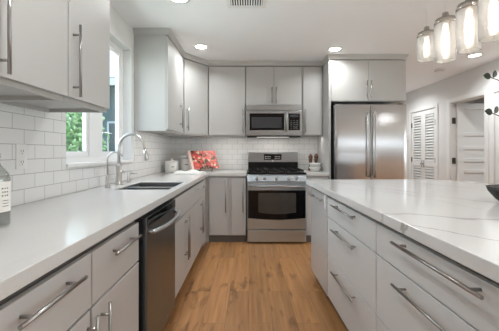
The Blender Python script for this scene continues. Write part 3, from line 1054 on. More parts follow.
# backguard with display
bg = MB().box(0.012, W - 0.012, 0.60, 0.672, 0.895, 1.175).build('backguard', M['steel'], rg, bevel=0.006)
MB().box(0.012, W - 0.012, 0.592, 0.602, 0.90, 1.03).build('vent_panel', M['black'], bg)
dp = MB().box(0.245, 0.505, 0.596, 0.602, 1.062, 1.145).build('display', M['black_glass'], bg)
mb = MB()
for r in range(2):
    for c in range(4):
        mb.box(0.262 + c * 0.022, 0.276 + c * 0.022, 0.5945, 0.5965, 1.08 + r * 0.026, 1.088 + r * 0.026)
        mb.box(0.405 + c * 0.022, 0.419 + c * 0.022, 0.5945, 0.5965, 1.08 + r * 0.026, 1.088 + r * 0.026)
mb.build('touch_buttons', M['lid'], dp)['kind'] = 'stuff'
MB().lathe([(0, 0), (0.014, 0), (0.013, 0.003), (0, 0.003)], seg=20).build('badge', M['plastic'], bg).matrix_local = Matrix.Translation((0.375, 0.6, 1.045)) @ Matrix.Rotation(R(90), 4, 'X')
# cast-iron grates and burners
for g0 in (0.03, 0.268, 0.506):
    mb = MB()
    g1 = g0 + 0.226
    for yy in (0.05, 0.19, 0.31, 0.43, 0.57):
        mb.box(g0, g1, yy - 0.006, yy + 0.006, 0.932, 0.948)
    for xx in (g0 + 0.006, (g0 + g1) / 2, g1 - 0.006):
        mb.box(xx - 0.006, xx + 0.006, 0.05, 0.57, 0.932, 0.948)
    for xx in (g0 + 0.006, g1 - 0.006):
        for yy in (0.05, 0.57):
            mb.box(xx - 0.006, xx + 0.006, yy - 0.006, yy + 0.006, 0.9145, 0.935)
    mb.build('grate', M['iron'], rg)
for x, y, r in ((0.143, 0.17, 0.045), (0.143, 0.44, 0.035), (0.381, 0.31, 0.05), (0.619, 0.17, 0.05), (0.619, 0.44, 0.035)):
    MB().lathe([(0, 0.9145), (r, 0.9145), (r, 0.922), (r * 0.7, 0.928), (0, 0.929)], (x, y), 20).build('burner', M['iron'], rg)

# ------------------------------------------------------------------ microwave
mw = thing('microwave', 'stainless over-the-range microwave mounted above the stove', 'microwave', (-0.037, 4.045, 1.392))
W, H = 0.766, 0.43
MB().box(0.0, W, 0.03, 0.40, 0.012, H).build('body', M['steel'], mw)
MB().box(0.01, W - 0.01, 0.04, 0.39, 0.0, 0.012).build('vent_base', M['rubber'], mw)
MB().box(0.0, W, 0.0, 0.029, H - 0.07, H).build('vent_grille', M['steel'], mw, bevel=0.004)
md = MB().box(0.0, 0.573, 0.0, 0.029, 0.016, H - 0.073).build('door', M['steel'], mw, bevel=0.004)
yprism(MB(), [(0.045, 0.085), (0.52, 0.085), (0.52, 0.315), (0.045, 0.315)], -0.004, 0.001).build('door_glass', M['black_glass'], md, bevel=0.002)
yprism(MB(), [(0.075, 0.115), (0.485, 0.115), (0.485, 0.265), (0.075, 0.265)], -0.0055, -0.0035).build('screen', M['mw_window'], md)
MB().tube([(0.552, -0.035, 0.06), (0.552, -0.035, 0.345)], 0.010, 14).tube([(0.552, 0.001, 0.085), (0.552, -0.035, 0.085)], 0.008, 10).tube([(0.552, 0.001, 0.32), (0.552, -0.035, 0.32)], 0.008, 10).build('handle', M['steel'], md)
cpn = MB().box(0.576, W, 0.0, 0.029, 0.016, H - 0.073).build('control_panel', M['steel'], mw, bevel=0.004)
kp = yprism(MB(), [(0.582, 0.085), (0.735, 0.085), (0.735, 0.315), (0.582, 0.315)], -0.004, 0.001).build('keypad', M['black_glass'], cpn, bevel=0.002)
mb = MB()
for r in range(5):
    for c in range(3):
        mb.box(0.603 + c * 0.042, 0.623 + c * 0.042, -0.0052, -0.0035, 0.10 + r * 0.028, 0.108 + r * 0.028)
mb.build('buttons', M['key'], kp)['kind'] = 'stuff'
MB().box(0.605, 0.71, -0.0055, -0.0035, 0.262, 0.298).build('clock_display', M['mw_window'], kp)

area('added_cooktop_lamp', (0.346, 4.25, 1.388), 0.45, 0.5, color=(1.0, 0.96, 0.9), shape='RECTANGLE', size_y=0.06)  # unseen lamp added under the microwave to lift the back tiles
MB().box(0.15, 0.61, 0.17, 0.24, -0.0015, 0.001).build('added_cooktop_light', M['strip'], mw)

# ------------------------------------------------------------------ refrigerator
fr = thing('refrigerator', 'stainless french-door refrigerator under the deep grey cabinet', 'refrigerator', (1.085, 3.73, 0))
W = 0.91
MB().box(0.0, W, 0.075, 0.70, 0.03, 1.775).box(0.03, W - 0.03, 0.1, 0.68, 0, 0.031).build('body', M['steel_dark'], fr)


def door_slab(x0, x1, z0, z1, name):
    """gently crowned stainless door"""
    mb = MB()
    n = 10
    fr_, bk = [], []
    for k in range(n + 1):
        t = k / n
        x = x0 + (x1 - x0) * t
        y = 0.0015 * (2 * t - 1) ** 2
        fr_.append((x, y))
    pts = fr_ + [(x1, 0.07), (x0, 0.07)]
    mb.prism(pts, z0, z1)
    for f in mb.bm.faces:
        f.smooth = abs(f.normal.z) < 0.5 and len(f.verts) == 4
    return mb.build(name, M['steel_v'], fr, bevel=0.003)


for x0, x1, hx in ((0.002, 0.453, 0.42), (0.457, 0.908, 0.49)):
    d = door_slab(x0, x1, 0.74, 1.782, 'door')
    MB().tube([(hx, -0.035, 0.86), (hx, -0.052, 0.93), (hx, -0.052, 1.62), (hx, -0.035, 1.69)], 0.009, 14).tube([(hx, 0.004, 0.87), (hx, -0.04, 0.87)], 0.008, 10).tube([(hx, 0.004, 1.68), (hx, -0.04, 1.68)], 0.008, 10).build('handle', M['nickel'], d)
d = door_slab(0.002, 0.908, 0.06, 0.732, 'freezer_drawer')
MB().tube([(0.1, -0.05, 0.66), (0.81, -0.05, 0.66)], 0.011, 14).tube([(0.14, 0.004, 0.66), (0.14, -0.05, 0.66)], 0.010, 10).tube([(0.77, 0.004, 0.66), (0.77, -0.05, 0.66)], 0.010, 10).build('handle', M['steel'], d)
for x in (0.03, W - 0.09):
    MB().box(x, x + 0.06, 0.03, 0.12, 1.776, 1.797).build('hinge_cover', M['rubber'], fr, bevel=0.004)

# ------------------------------------------------------------------ island
IX, IY = 0.588, 2.795
Rm = Matrix.Rotation(ISL, 4, 'Z')


def iw(u, v, z=0):
    p = Rm @ Vector((u, v, 0))
    return (IX + p.x, IY + p.y, z)


G0, G1, G2, GB0 = 0.838, 0.690, 0.392, 0.088
GI = 'grey drawer cabinets of the island'
e = thing('island_end_cabinet', 'tall glossy grey pull-out at the far end of the island, white tag on it', 'cabinet', iw(0, 0), ISL)
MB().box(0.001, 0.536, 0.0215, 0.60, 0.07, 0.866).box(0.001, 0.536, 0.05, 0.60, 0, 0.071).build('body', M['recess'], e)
fronts(e, [('drawer', 0.003, 0.534, 0.075, G0 + 0.008, ('h', 0.09, 0.44, 0.792))], M['gloss_panel'])
MB().box(0.470, 0.510, -0.006, 0, 0.735, 0.845).build('child_lock_tag', M['plastic'], e, bevel=0.002)['label'] = 'white rectangular tag at the top right corner'
for u0, u1, lab in ((0.542, 1.362, 'grey three-drawer island cabinet in the middle, facing the aisle'),
                    (1.364, 2.262, 'grey three-drawer island cabinet nearest the camera at lower right')):
    wd = u1 - u0
    ha, hb = (0.20, 0.60) if u0 < 1 else (0.215, 0.675)
    r = base_cab(lab, iw(u0, 0), ISL, wd,
                 [('drawer', 0.002, wd - 0.002, G1 + 0.003, G0, ('h', ha, hb, 0.810)),
                  ('drawer', 0.002, wd - 0.002, G2 + 0.003, G1 - 0.003, ('h', ha, hb, 0.638)),
                  ('drawer', 0.002, wd - 0.002, GB0, G2 - 0.003, ('h', ha, hb, 0.345))], d=0.60, mat=M['paint_isl'], group=GI, toe_in=0.05, toe=0.07)
bk = MB().box(0.002, 2.26, 0.603, 1.05, 0.0, 0.866).build('island_back_cabinet', M['paint_low'], bevel=0.002)
bk.location = iw(0, 0); bk.rotation_euler = (0, 0, ISL)
tag(bk, 'plain grey panelled back of the island on its seating side', 'cabinet')
it = MB()
it.prism([(-0.085, -0.030), (2.36, -0.030), (2.36, 1.72), (0.92, 1.72), (0.60, 1.58), (0.36, 1.475), (0.12, 1.36), (-0.03, 1.27), (-0.085, 1.17)], 0.866, 0.911)
it = it.build('island_countertop', M['marble'], bevel=0.003)
it.location = iw(0, 0); it.rotation_euler = (0, 0, ISL)
tag(it, 'large white veined quartz top of the kitchen island', 'countertop')

# ------------------------------------------------------------------ hall doors
# louvred bifold closet doors
cd = struct(MB().box(XR - 0.016, XR, 5.265, 5.33, 0, 2.05).box(XR - 0.016, XR, 6.14, 6.205, 0, 2.05).box(XR - 0.016, XR, 5.33, 6.14, 1.985, 2.05)
            .box(XR, XR + 0.12, 5.315, 5.33, 0, 1.985).build('door_1', M['white'], bevel=0.003))
for y0, y1 in ((5.338, 5.732), (5.738, 6.132)):
    mb = MB()
    x0, x1 = XR + 0.004, XR + 0.038
    for a, b in ((y0, y0 + 0.06), (y1 - 0.06, y1)):
        mb.box(x0, x1, a, b, 0.015, 1.975)
    for a, b in ((0.015, 0.20), (0.90, 1.0), (1.89, 1.975)):
        mb.box(x0, x1, y0 + 0.06, y1 - 0.06, a, b)
    for z0, z1 in ((0.2, 0.9), (1.0, 1.89)):
        n = int((z1 - z0) / 0.050)
        for k in range(n):
            z = z0 + (k + 0.5) * (z1 - z0) / n
            mb.m = Matrix.Translation(((x0 + x1) / 2, 0, z)) @ Matrix.Rotation(R(-54), 4, 'Y')
            mb.box(-0.022, 0.022, y0 + 0.058, y1 - 0.058, -0.0035, 0.0035)
            mb.m = Matrix.Identity(4)
    lf = mb.build('louvred_leaf', M['white'], cd)
    ky = y0 + 0.03 if y0 > 5.5 else y1 - 0.03
    MB().tube([(x0, ky, 0.95), (x0 - 0.02, ky, 0.95), (x0 - 0.034, ky, 0.95)], [0.008, 0.01, 0.02], 14).tube([(x0 - 0.006, ky, 0.88), (x0 - 0.006, ky, 1.02)], 0.008, 8).build('knob', M['nickel'], lf)
    hy = y1 if y0 > 5.5 else y0
    for hz in (0.25, 1.02, 1.72):
        MB().box(XR - 0.004, XR + 0.006, hy - 0.022, hy + 0.022, hz - 0.05, hz + 0.05).build('hinge', M['hinge'], lf)
struct(MB().box(XR + 0.6, XR + 0.64, 5.32, 6.56, 0, CEIL).build('wall_closet_back', M['wall']))
# open bedroom door
dr = struct(MB().box(XR - 0.016, XR, 4.15, 4.22, 0, 2.07).box(XR - 0.016, XR, 4.95, 5.03, 0, 2.07).box(XR - 0.016, XR, 4.22, 4.95, 2.0, 2.07)
            .box(XR, XR + 0.12, 4.22, 4.235, 0, 2.0).box(XR, XR + 0.12, 4.935, 4.95, 0, 2.0).box(XR, XR + 0.12, 4.235, 4.935, 1.985, 2.0).build('door_2', M['white'], bevel=0.002))
mb = MB()
lx0, lx1, ly0, ly1 = XR + 0.075, XR + 0.80, 4.885, 4.92
mb.box(lx0, lx0 + 0.105, ly0, ly1, 0.01, 1.98).box(lx1 - 0.105, lx1, ly0, ly1, 0.01, 1.98)
mb.box(lx0 + 0.1, lx1 - 0.1, ly0 + 0.013, ly1 - 0.013, 0.1, 1.9)
mb.box(lx0 + 0.105, lx1 - 0.105, ly0, ly1, 0.01, 0.20).box(lx0 + 0.105, lx1 - 0.105, ly0, ly1, 1.88, 1.98)
for z in (0.42, 0.66, 0.86, 1.04, 1.245, 1.47):
    mb.box(lx0 + 0.105, lx1 - 0.105, ly0, ly1, z - 0.028, z + 0.028)
lf = mb.build('door_leaf', M['white'], dr, bevel=0.003)
for hz in (0.25, 1.03, 1.70):
    MB().box(XR + 0.015, XR + 0.06, 4.925, 4.936, hz - 0.05, hz + 0.05).tube([(XR + 0.062, 4.925, hz - 0.05), (XR + 0.062, 4.925, hz + 0.05)], 0.007, 10).build('hinge', M['hinge'], dr)
MB().tube([(lx1 - 0.06, ly0 + 0.001, 0.95), (lx1 - 0.06, ly0 - 0.04, 0.95), (lx1 - 0.06, ly0 - 0.06, 0.95)], [0.012, 0.014, 0.026], 16).build('knob', M['hinge'], lf)
# closed white door nearer
d3 = struct(MB().box(XR - 0.016, XR, 4.06, 4.125, 0, 2.09).box(XR - 0.016, XR, 3.17, 3.24, 0, 2.09).box(XR - 0.016, XR, 3.24, 4.06, 2.0, 2.09).build('door_3', M['white'], bevel=0.003))
mb = MB().box(XR + 0.012, XR + 0.045, 3.245, 4.055, 0.01, 1.995)
for z0, z1 in ((0.15, 1.2), (1.30, 1.9)):
    mb.box(XR + 0.004, XR + 0.012, 3.245, 4.055, z1, z1 + 0.1)
    mb.box(XR + 0.004, XR + 0.012, 3.245, 3.34, z0, z1).box(XR + 0.004, XR + 0.012, 3.96, 4.055, z0, z1)
mb.box(XR + 0.004, XR + 0.012, 3.245, 4.055, 0.01, 0.15)
lf = mb.build('door_leaf', M['white'], d3, bevel=0.003)
MB().tube([(XR + 0.004, 3.31, 0.95), (XR - 0.036, 3.31, 0.95), (XR - 0.056, 3.31, 0.95)], [0.012, 0.014, 0.026], 16).build('knob', M['hinge'], lf)
# baseboards on the right wall
struct(MB().box(XR - 0.013, XR, 3.06, 3.165, 0, 0.1).box(XR - 0.013, XR, 4.13, 4.145, 0, 0.1).box(XR - 0.013, XR, 5.035, 5.26, 0, 0.1).box(XR - 0.013, XR, 6.21, 6.56, 0, 0.1).build('baseboard_right', M['white']))
th = thing('thermostat', 'small white wall control beside the refrigerator, on the hall wall', 'wall control', (XR, 6.30, 1.49), R(-90))
MB().box(-0.05, 0.05, -0.022, 0, -0.06, 0.06).build('case', M['plastic'], th, bevel=0.004)
MB().box(-0.022, 0.022, -0.0235, -0.021, 0.0, 0.035).build('screen', M['ink'], th)

# ------------------------------------------------------------------ ceiling fixtures
rl = thing('recessed_light', 'recessed ceiling light above the left corner cabinets', 'ceiling light', (RECESSED[0][0], RECESSED[0][1], CEIL), 0, 'round recessed ceiling lights')
MB().lathe([(0.066, -0.001), (0.088, -0.001), (0.088, -0.006), (0.07, -0.008), (0.066, -0.004)], seg=36).build('trim_ring', M['white'], rl)
MB().lathe([(0, -0.004), (0.066, -0.004), (0.066, -0.002), (0, -0.002)], seg=32).build('lens', M['downlight'], rl)
labs = ['recessed ceiling light in front of the refrigerator cabinet', 'recessed ceiling light cut by the top edge over the sink',
        'recessed ceiling light beyond the pendant lights near the hall', 'recessed ceiling light added over the near left counter, out of view',
        'recessed ceiling light added over the near island, out of view', 'recessed ceiling light added behind the camera on the left', 'recessed ceiling light added behind the camera on the right',
        'recessed ceiling light added right of the island, out of view', 'recessed ceiling light added far behind on the right, out of view', 'recessed ceiling light added down the hall, unseen behind the refrigerator', 'recessed ceiling light added unseen inside the room behind the open door']
for (x, y), lab in zip(RECESSED[1:], labs):
    copy_thing(rl, (x, y, CEIL), lab)
vt = thing('ceiling_vent', 'white slotted air vent in the ceiling at the top edge', 'vent', (-0.02, 2.44, CEIL))
MB().grid_slab([-0.165, -0.135, 0.135, 0.165], [-0.13, -0.09, 0.09, 0.13], lambda i, j: not (i == 1 and j == 1), -0.008, -0.0005).build('frame', M['white'], vt, bevel=0.002)
MB().box(-0.135, 0.135, -0.09, 0.09, -0.002, -0.0005).build('duct_opening', M['rubber'], vt)
mb = MB()
for k in range(13):
    x = -0.126 + k * 0.021
    mb.m = Matrix.Translation((x, 0, -0.006)) @ Matrix.Rotation(R(35), 4, 'Y')
    mb.box(-0.006, 0.006, -0.09, 0.09, -0.001, 0.001)
mb.build('louvre', M['white'], vt)
sm = thing('smoke_detector', 'small round smoke detector on the ceiling beyond the pendants', 'smoke detector', (2.9, 4.49, CEIL))
MB().lathe([(0, -0.001), (0.07, -0.001), (0.07, -0.02), (0.055, -0.036), (0, -0.038)], seg=32).build('case', M['plastic'], sm)
MB().lathe([(0.056, -0.0365), (0.062, -0.03), (0.066, -0.026), (0.06, -0.03)], seg=32).build('vent_slot', M['lid'], sm)

# pendants over the island
PEND = [(1.15, 1.91, 1.778, 1.925, False, 'smallest and leftmost glass pendant light over the island'),
        (1.105, 1.66, 1.694, 1.900, True, 'second glass pendant from the left with a stepped lower tier'),
        (1.075, 1.44, 1.676, 1.875, True, 'third glass pendant from the left, hanging before the recessed light'),
        (1.07, 1.29, 1.680, 1.875, False, 'rightmost glass pendant light, cut by the picture edge')]
for x, y, z0, z1, step, lab in PEND:
    p = thing('pendant_light', lab, 'pendant light', (x, y, z0), 0, 'textured glass pendants over the island')
    h = z1 - z0
    hs = h * 0.27
    ro, rl_ = 0.054, (0.049 if step else 0.054)
    ri = ro - 0.005
    rip = lambda a, z: 0.0012 * math.sin(10 * a)
    prof = [(rl_ - 0.005, 0.0), (rl_, 0.0)]
    if step:
        prof += [(rl_, hs), (ro, hs + 0.012)]
    prof += [(ro, h - 0.004), (ro - 0.003, h), (ri - 0.001, h), (ri, h - 0.004)]
    if step:
        prof += [(ri, hs + 0.014), (rl_ - 0.005, hs)]
    prof += [(rl_ - 0.005, 0.0)]
    MB().lathe(prof, seg=40, ripple=rip).build('glass_shade', M['shade'], p)
    cpz = MB().lathe([(0, h - 0.006), (0.047, h - 0.006), (0.047, h + 0.001), (0.055, h + 0.001), (0.055, h + 0.014), (0.050, h + 0.017), (0.050, h + 0.030), (0.02, h + 0.036), (0.014, h + 0.066), (0.006, h + 0.07), (0, h + 0.07)], seg=32).build('metal_cap', M['cap'], p)
    MB().tube([(0, 0, h + 0.068), (0, 0, CEIL - z0 - 0.02)], 0.0028, 8).build('cord', M['cord'], p)
    MB().lathe([(0, CEIL - z0 - 0.024), (0.05, CEIL - z0 - 0.022), (0.058, CEIL - z0 - 0.012), (0.058, CEIL - z0 - 0.001), (0, CEIL - z0 - 0.001)], seg=32).build('canopy', M['nickel'], p)
    MB().lathe([(0, 0.035), (0.012, 0.038), (0.019, 0.05), (0.019, h - 0.055), (0.012, h - 0.035), (0.012, h - 0.007), (0, h - 0.007)], seg=20).build('bulb', M['bulb'], p)

# ------------------------------------------------------------------ things on the counters
# soap bottle at the left edge
bt = thing('soap_bottle', 'clear glass soap bottle with a white label at the left edge of the counter', 'bottle', (-0.936, 1.085, CZ1))
MB().lathe([(0, 0.001), (0.044, 0.001), (0.047, 0.006), (0.047, 0.175), (0.042, 0.195), (0.022, 0.222), (0.016, 0.232), (0.016, 0.250), (0.018, 0.252), (0.0145, 0.252), (0.0145, 0.232),
            (0.02, 0.220), (0.039, 0.193), (0.044, 0.175), (0.044, 0.008), (0, 0.006)], seg=32).build('glass', M['bottle'], bt)
MB().lathe([(0, 0.0065), (0.0435, 0.0085), (0.0435, 0.13), (0, 0.13)], seg=32).build('liquid', M['liquid'], bt)
mb = MB()
r_ = 0.0476


def curved(mb, a0, a1, z0, z1, rr, t=0.0006, n=10):
    vi = []
    for k in range(n + 1):
        a = a0 + (a1 - a0) * k / n
        vi.append([mb.bm.verts.new((q * math.cos(a), q * math.sin(a), z)) for q, z in ((rr, z0), (rr + t, z0), (rr + t, z1), (rr, z1))])
    for p, q in zip(vi, vi[1:]):
        for i in range(4):
            mb.bm.faces.new((p[i], p[(i + 1) % 4], q[(i + 1) % 4], q[i]))
    mb.bm.faces.new(vi[0]); mb.bm.faces.new(vi[-1][::-1])
    return mb


lb = curved(MB(), R(-33), R(24), 0.055, 0.165, r_).build('label', M['paper'], bt)
mb = MB()
for k, (a, b) in enumerate(((-25, -19), (-15, -9), (-5, 2))):
    for z in (0.112, 0.125, 0.138):
        curved(mb, R(a + (k + int(z * 1000)) % 3), R(b), z, z + 0.005, r_ + 0.0007, 0.0003, 3)
for z in (0.075, 0.085, 0.095):
    curved(mb, R(-22), R(5), z, z + 0.0022, r_ + 0.0007, 0.0003, 4)
mb.build('lettering', M['ink'], lb)
MB().lathe([(0.0165, 0.2525), (0.019, 0.2525), (0.019, 0.268), (0.006, 0.270), (0.005, 0.285), (0, 0.285)], seg=24).build('cap', M['lid'], bt)

ou = thing('outlet', 'white wall outlet on the tile below the left cabinets', 'outlet', (XL + 0.008, 1.515, 1.158), LEFT)
MB().box(-0.036, 0.036, -0.006, 0, -0.064, 0.064).build('cover_plate', M['plastic'], ou, bevel=0.002)
for z in (-0.028, 0.028):
    f = MB().box(-0.017, 0.017, -0.0075, -0.0055, z - 0.02, z + 0.02).build('socket', M['plastic'], ou, bevel=0.001)
    MB().box(-0.009, -0.006, -0.0082, -0.007, z - 0.004, z + 0.008).box(0.006, 0.009, -0.0082, -0.007, z - 0.004, z + 0.008).box(-0.003, 0.003, -0.0082, -0.007, z - 0.014, z - 0.008).build('slots', M['slot'], f)

# canisters
c1 = thing('canister', 'white lidded canister standing in the back left corner', 'canister', (-1.035, 3.95, CZ1))
MB().lathe([(0, 0.0005), (0.082, 0.0005), (0.086, 0.006), (0.086, 0.125), (0.083, 0.13), (0, 0.13)], seg=40).build('body', M['ceramic'], c1)
MB().lathe([(0, 0.1305), (0.088, 0.1305), (0.088, 0.14), (0.07, 0.152), (0.014, 0.156), (0.011, 0.164), (0.017, 0.174), (0.012, 0.182), (0, 0.183)], seg=40).build('lid', M['ceramic'], c1)
curved(MB(), R(-78), R(-54), 0.068, 0.078, 0.0862, 0.0008).build('lettering', M['ink'], c1)
c2_ = thing('canister', 'taller white canister with grey lid, half hidden behind the floral book', 'canister', (-0.895, 4.16, CZ1))
MB().lathe([(0, 0.0005), (0.078, 0.0005), (0.082, 0.006), (0.082, 0.165), (0.079, 0.17), (0, 0.17)], seg=40).build('body', M['cream'], c2_)
MB().lathe([(0, 0.1705), (0.083, 0.1705), (0.083, 0.205), (0.075, 0.222), (0.02, 0.226), (0, 0.226)], seg=40).build('lid', M['lid'], c2_)
curved(MB(), R(-85), R(-54), 0.088, 0.098, 0.0822, 0.0008).build('lettering', M['ink'], c2_)

# cookbook on a black easel
yaw = R(35)
bx = Vector((-0.583, 4.03, CZ1))
lean = R(31)
F = Matrix.Rotation(-lean, 4, 'X')
T0 = Matrix.Translation((0, 0.0, 0.040))
bk = thing('cookbook', 'open cookbook with a red floral picture propped up in the back corner', 'book', bx, yaw)
LB = T0 @ F
MB(LB).box(-0.205, 0.205, 0.004, 0.030, 0.0, 0.29).build('pages', M['pink'], bk, bevel=0.002)
mbk = MB(LB)
mbk.box(-0.172, -0.003, -0.001, 0.0035, 0.003, 0.288).box(0.003, 0.208, -0.001, 0.0035, 0.003, 0.288)
mbk.build('floral_pages', M['floral'], bk, bevel=0.001)
MB(LB).box(-0.212, 0.212, 0.0305, 0.034, -0.002, 0.294).build('cover', M['pink'], bk)
es = thing('book_easel', 'black metal easel holding the red floral cookbook', 'book stand', bx, yaw)
mb = MB()
mb.m = LB
for x in (-0.09, 0.09):
    mb.tube([(x, 0.040, -0.015), (x, 0.040, 0.20)], 0.004, 8)
    mb.tube([(x, 0.040, -0.012), (x, -0.012, -0.012), (x, -0.016, 0.012)], 0.004, 8)
mb.tube([(-0.14, 0.040, 0.19), (0.14, 0.040, 0.19)], 0.004, 8)
mb.m = Matrix.Identity(4)
mb.build('frame', M['black'], es)
mb = MB(LB)
for sgn in (-1, 1):
    pts = []
    for k in range(15):
        a = k / 14 * 1.5 * math.pi
        rr = 0.03 - 0.012 * k / 14
        pts.append((sgn * (0.035 + rr * math.cos(a)), -0.016, 0.012 + rr * math.sin(a)))
    mb.tube(pts, 0.0035, 8)
mb.tube([(-0.10, -0.016, 0.0), (0.0, -0.016, 0.03), (0.10, -0.016, 0.0)], 0.004, 8)
mb.tube([(-0.10, -0.016, 0.002), (0.10, -0.016, 0.002)], 0.004, 8)
mb.build('scroll_ledge', M['black'], es)
mb = MB()
mb.tube([(0, 0.132, 0.182), (0, 0.225, 0.0045)], 0.004, 8)
for x in (-0.09, 0.09):
    mb.tube([(x, 0.028, 0.012), (x, 0.0, 0.0045)], 0.004, 8)
mb.build('leg', M['black'], es)

# folded white tea towel
tw = MB()
nx, ny = 16, 10
vv = {}
for i in range(nx + 1):
    for j in range(ny + 1):
        u, v = i / nx, j / ny
        x = -0.16 + 0.32 * u
        y = -0.14 + 0.28 * v
        edge = min(1, 6 * min(u, 1 - u, v, 1 - v))
        z = 0.014 + 0.022 * edge * (1 + 0.6 * math.sin(9 * u + 4 * v) + 0.3 * math.sin(15 * v))
        vv[(i, j, 1)] = tw.bm.verts.new((x + 0.01 * math.sin(7 * v), y + 0.012 * math.sin(6 * u), z))
        vv[(i, j, 0)] = tw.bm.verts.new((x + 0.01 * math.sin(7 * v), y + 0.012 * math.sin(6 * u), 0.001))
for i in range(nx):
    for j in range(ny):
        f = tw.bm.faces.new((vv[(i, j, 1)], vv[(i + 1, j, 1)], vv[(i + 1, j + 1, 1)], vv[(i, j + 1, 1)]))
        f.smooth = True
        tw.bm.faces.new((vv[(i, j, 0)], vv[(i, j + 1, 0)], vv[(i + 1, j + 1, 0)], vv[(i + 1, j, 0)]))
for i in range(nx):
    tw.bm.faces.new((vv[(i, 0, 0)], vv[(i + 1, 0, 0)], vv[(i + 1, 0, 1)], vv[(i, 0, 1)]))
    tw.bm.faces.new((vv[(i, ny, 0)], vv[(i, ny, 1)], vv[(i + 1, ny, 1)], vv[(i + 1, ny, 0)]))
for j in range(ny):
    tw.bm.faces.new((vv[(0, j, 0)], vv[(0, j, 1)], vv[(0, j + 1, 1)], vv[(0, j + 1, 0)]))
    tw.bm.faces.new((vv[(nx, j, 0)], vv[(nx, j + 1, 0)], vv[(nx, j + 1, 1)], vv[(nx, j, 1)]))
tw = tw.build('tea_towel', M['linen'])
tw.location = (-0.735, 3.66, CZ1)
tw.rotation_euler = (0, 0, R(-12))
tag(tw, 'folded white cloth lying on the counter in front of the canisters', 'towel')

# bowls and mills right of the stove
bp_ = [(0, 0.0005), (0.045, 0.0005), (0.062, 0.012), (0.078, 0.05), (0.080, 0.062), (0.075, 0.062), (0.072, 0.05), (0.056, 0.016), (0, 0.010)]
bw = MB().lathe(bp_, seg=40).build('bowl', M['cream'])
bw.location = (0.925, 4.14, CZ1)
tag(bw, 'lower cream bowl of the stack right of the stove', 'bowl', 'stacked cream bowls')
b2 = bw.copy()
COL.objects.link(b2)
b2.location = (0.925, 4.14, CZ1 + 0.052)
b2['label'] = 'upper cream bowl of the stack right of the stove'
for x, lab in ((0.89, 'dark wooden mill on the left behind the cream bowls'), (0.972, 'dark wooden mill on the right behind the cream bowls')):
    ml = thing('pepper_mill', lab, 'mill', (x, 4.27, CZ1), 0, 'wooden mills behind the bowls')
    ml.scale = (1.15, 1.15, 1.15)
    MB().lathe([(0, 0.0005), (0.028, 0.0005), (0.03, 0.01), (0.022, 0.05), (0.019, 0.10), (0.024, 0.135), (0.026, 0.15), (0, 0.151)], seg=24).build('body', M['wood'], ml)
    MB().lathe([(0, 0.1515), (0.024, 0.1515), (0.028, 0.165), (0.026, 0.188), (0.012, 0.2), (0.009, 0.206), (0.009, 0.212), (0, 0.214)], seg=24).build('cap', M['wood'], ml)

# black bowl and leafy branches on the island
IZ = 0.911
bb = MB().lathe([(0, 0.001), (0.062, 0.001), (0.085, 0.018), (0.118, 0.06), (0.127, 0.086), (0.121, 0.086), (0.110, 0.06), (0.078, 0.024), (0, 0.012)], seg=48,
                ripple=lambda a, z: 0.0022 * math.sin(36 * a + z * 260)).build('bowl', M['basket'])
bb.location = (1.412, 1.56, IZ)
tag(bb, 'black woven bowl on the island at the right edge of the picture', 'bowl')
pl = thing('leafy_branch', 'dark-leaved green branches reaching in at the right edge above the island', 'plant', (1.412, 1.56, IZ + 0.03))
SPR = [[(0, 0, -0.015), (0.04, 0.0, 0.18), (0.03, 0, 0.38), (-0.06, -0.01, 0.415), (-0.145, -0.01, 0.45)],
       [(0.01, 0.01, -0.015), (0.07, 0.01, 0.3), (0.06, 0.0, 0.55), (-0.05, 0.0, 0.605), (-0.145, 0.0, 0.64)],
       [(0, 0.01, -0.015), (0.10, 0.03, 0.3), (0.14, 0.05, 0.7)]]


def leaf(mb, c, d, ln, wd, tilt):
    """a small cupped leaf"""
    c = Vector(c); d = Vector(d).normalized()
    s = d.cross(Vector((math.sin(tilt), -math.cos(tilt), 0.15))).normalized()
    n = s.cross(d)
    prof = [(0, 0.05), (0.25, 0.8), (0.55, 1.0), (0.8, 0.7), (1.0, 0.04)]
    rows = []
    for t, q in prof:
        p = c + d * ln * t
        rows.append([mb.bm.verts.new(p + s * wd * q * k + n * (0.25 * wd * q * abs(k) + o)) for k, o in ((-1, 0), (0, 0), (1, 0), (1, 0.0012), (0, 0.0012), (-1, 0.0012))])
    for a, b in zip(rows, rows[1:]):
        for i in range(6):
            mb.bm.faces.new((a[i], a[(i + 1) % 6], b[(i + 1) % 6], b[i])).smooth = True
    mb.bm.faces.new(rows[0]); mb.bm.faces.new(rows[-1][::-1])
    return mb


for k, sp_ in enumerate(SPR):
    st = MB().tube(sp_, [0.004] * (len(sp_) - 1) + [0.002], 8).build('stem', M['stem'], pl)
    tip = sp_[-1]
    if k < 2:
        ls = [((tip[0] + 0.012, tip[1], tip[2] - 0.004), (-1, 0, 0.25), 0.042, 0.019, 0.1), ((tip[0] + 0.022, tip[1], tip[2] - 0.006), (0.35, 0, 1), 0.042, 0.017, 0.4)]
        ls += [((sp_[2][0], sp_[2][1], sp_[2][2]), (1, 0.2, 0.3), 0.05, 0.017, 0.2), ((sp_[1][0], 0, sp_[1][2] + 0.06), (1, 0.1, 0.5), 0.05, 0.017, 0.2)]
    else:
        ls = [((tip[0], tip[1], tip[2]), (1, 0, 0.5), 0.05, 0.017, 0.1), ((tip[0], tip[1], tip[2] - 0.05), (0.8, 0.3, 0.3), 0.05, 0.017, 0.5), ((tip[0] - 0.02, tip[1], tip[2] - 0.2), (1, 0, 0.2), 0.05, 0.017, 0.3)]
    for l in ls:
        leaf(MB(), *l).build('leaf', M['leaf'], pl)

# ------------------------------------------------------------------ outside the window
struct(MB().box(-40, 40, -25, 40, -0.35, -0.30).build('ground', M['grass']))


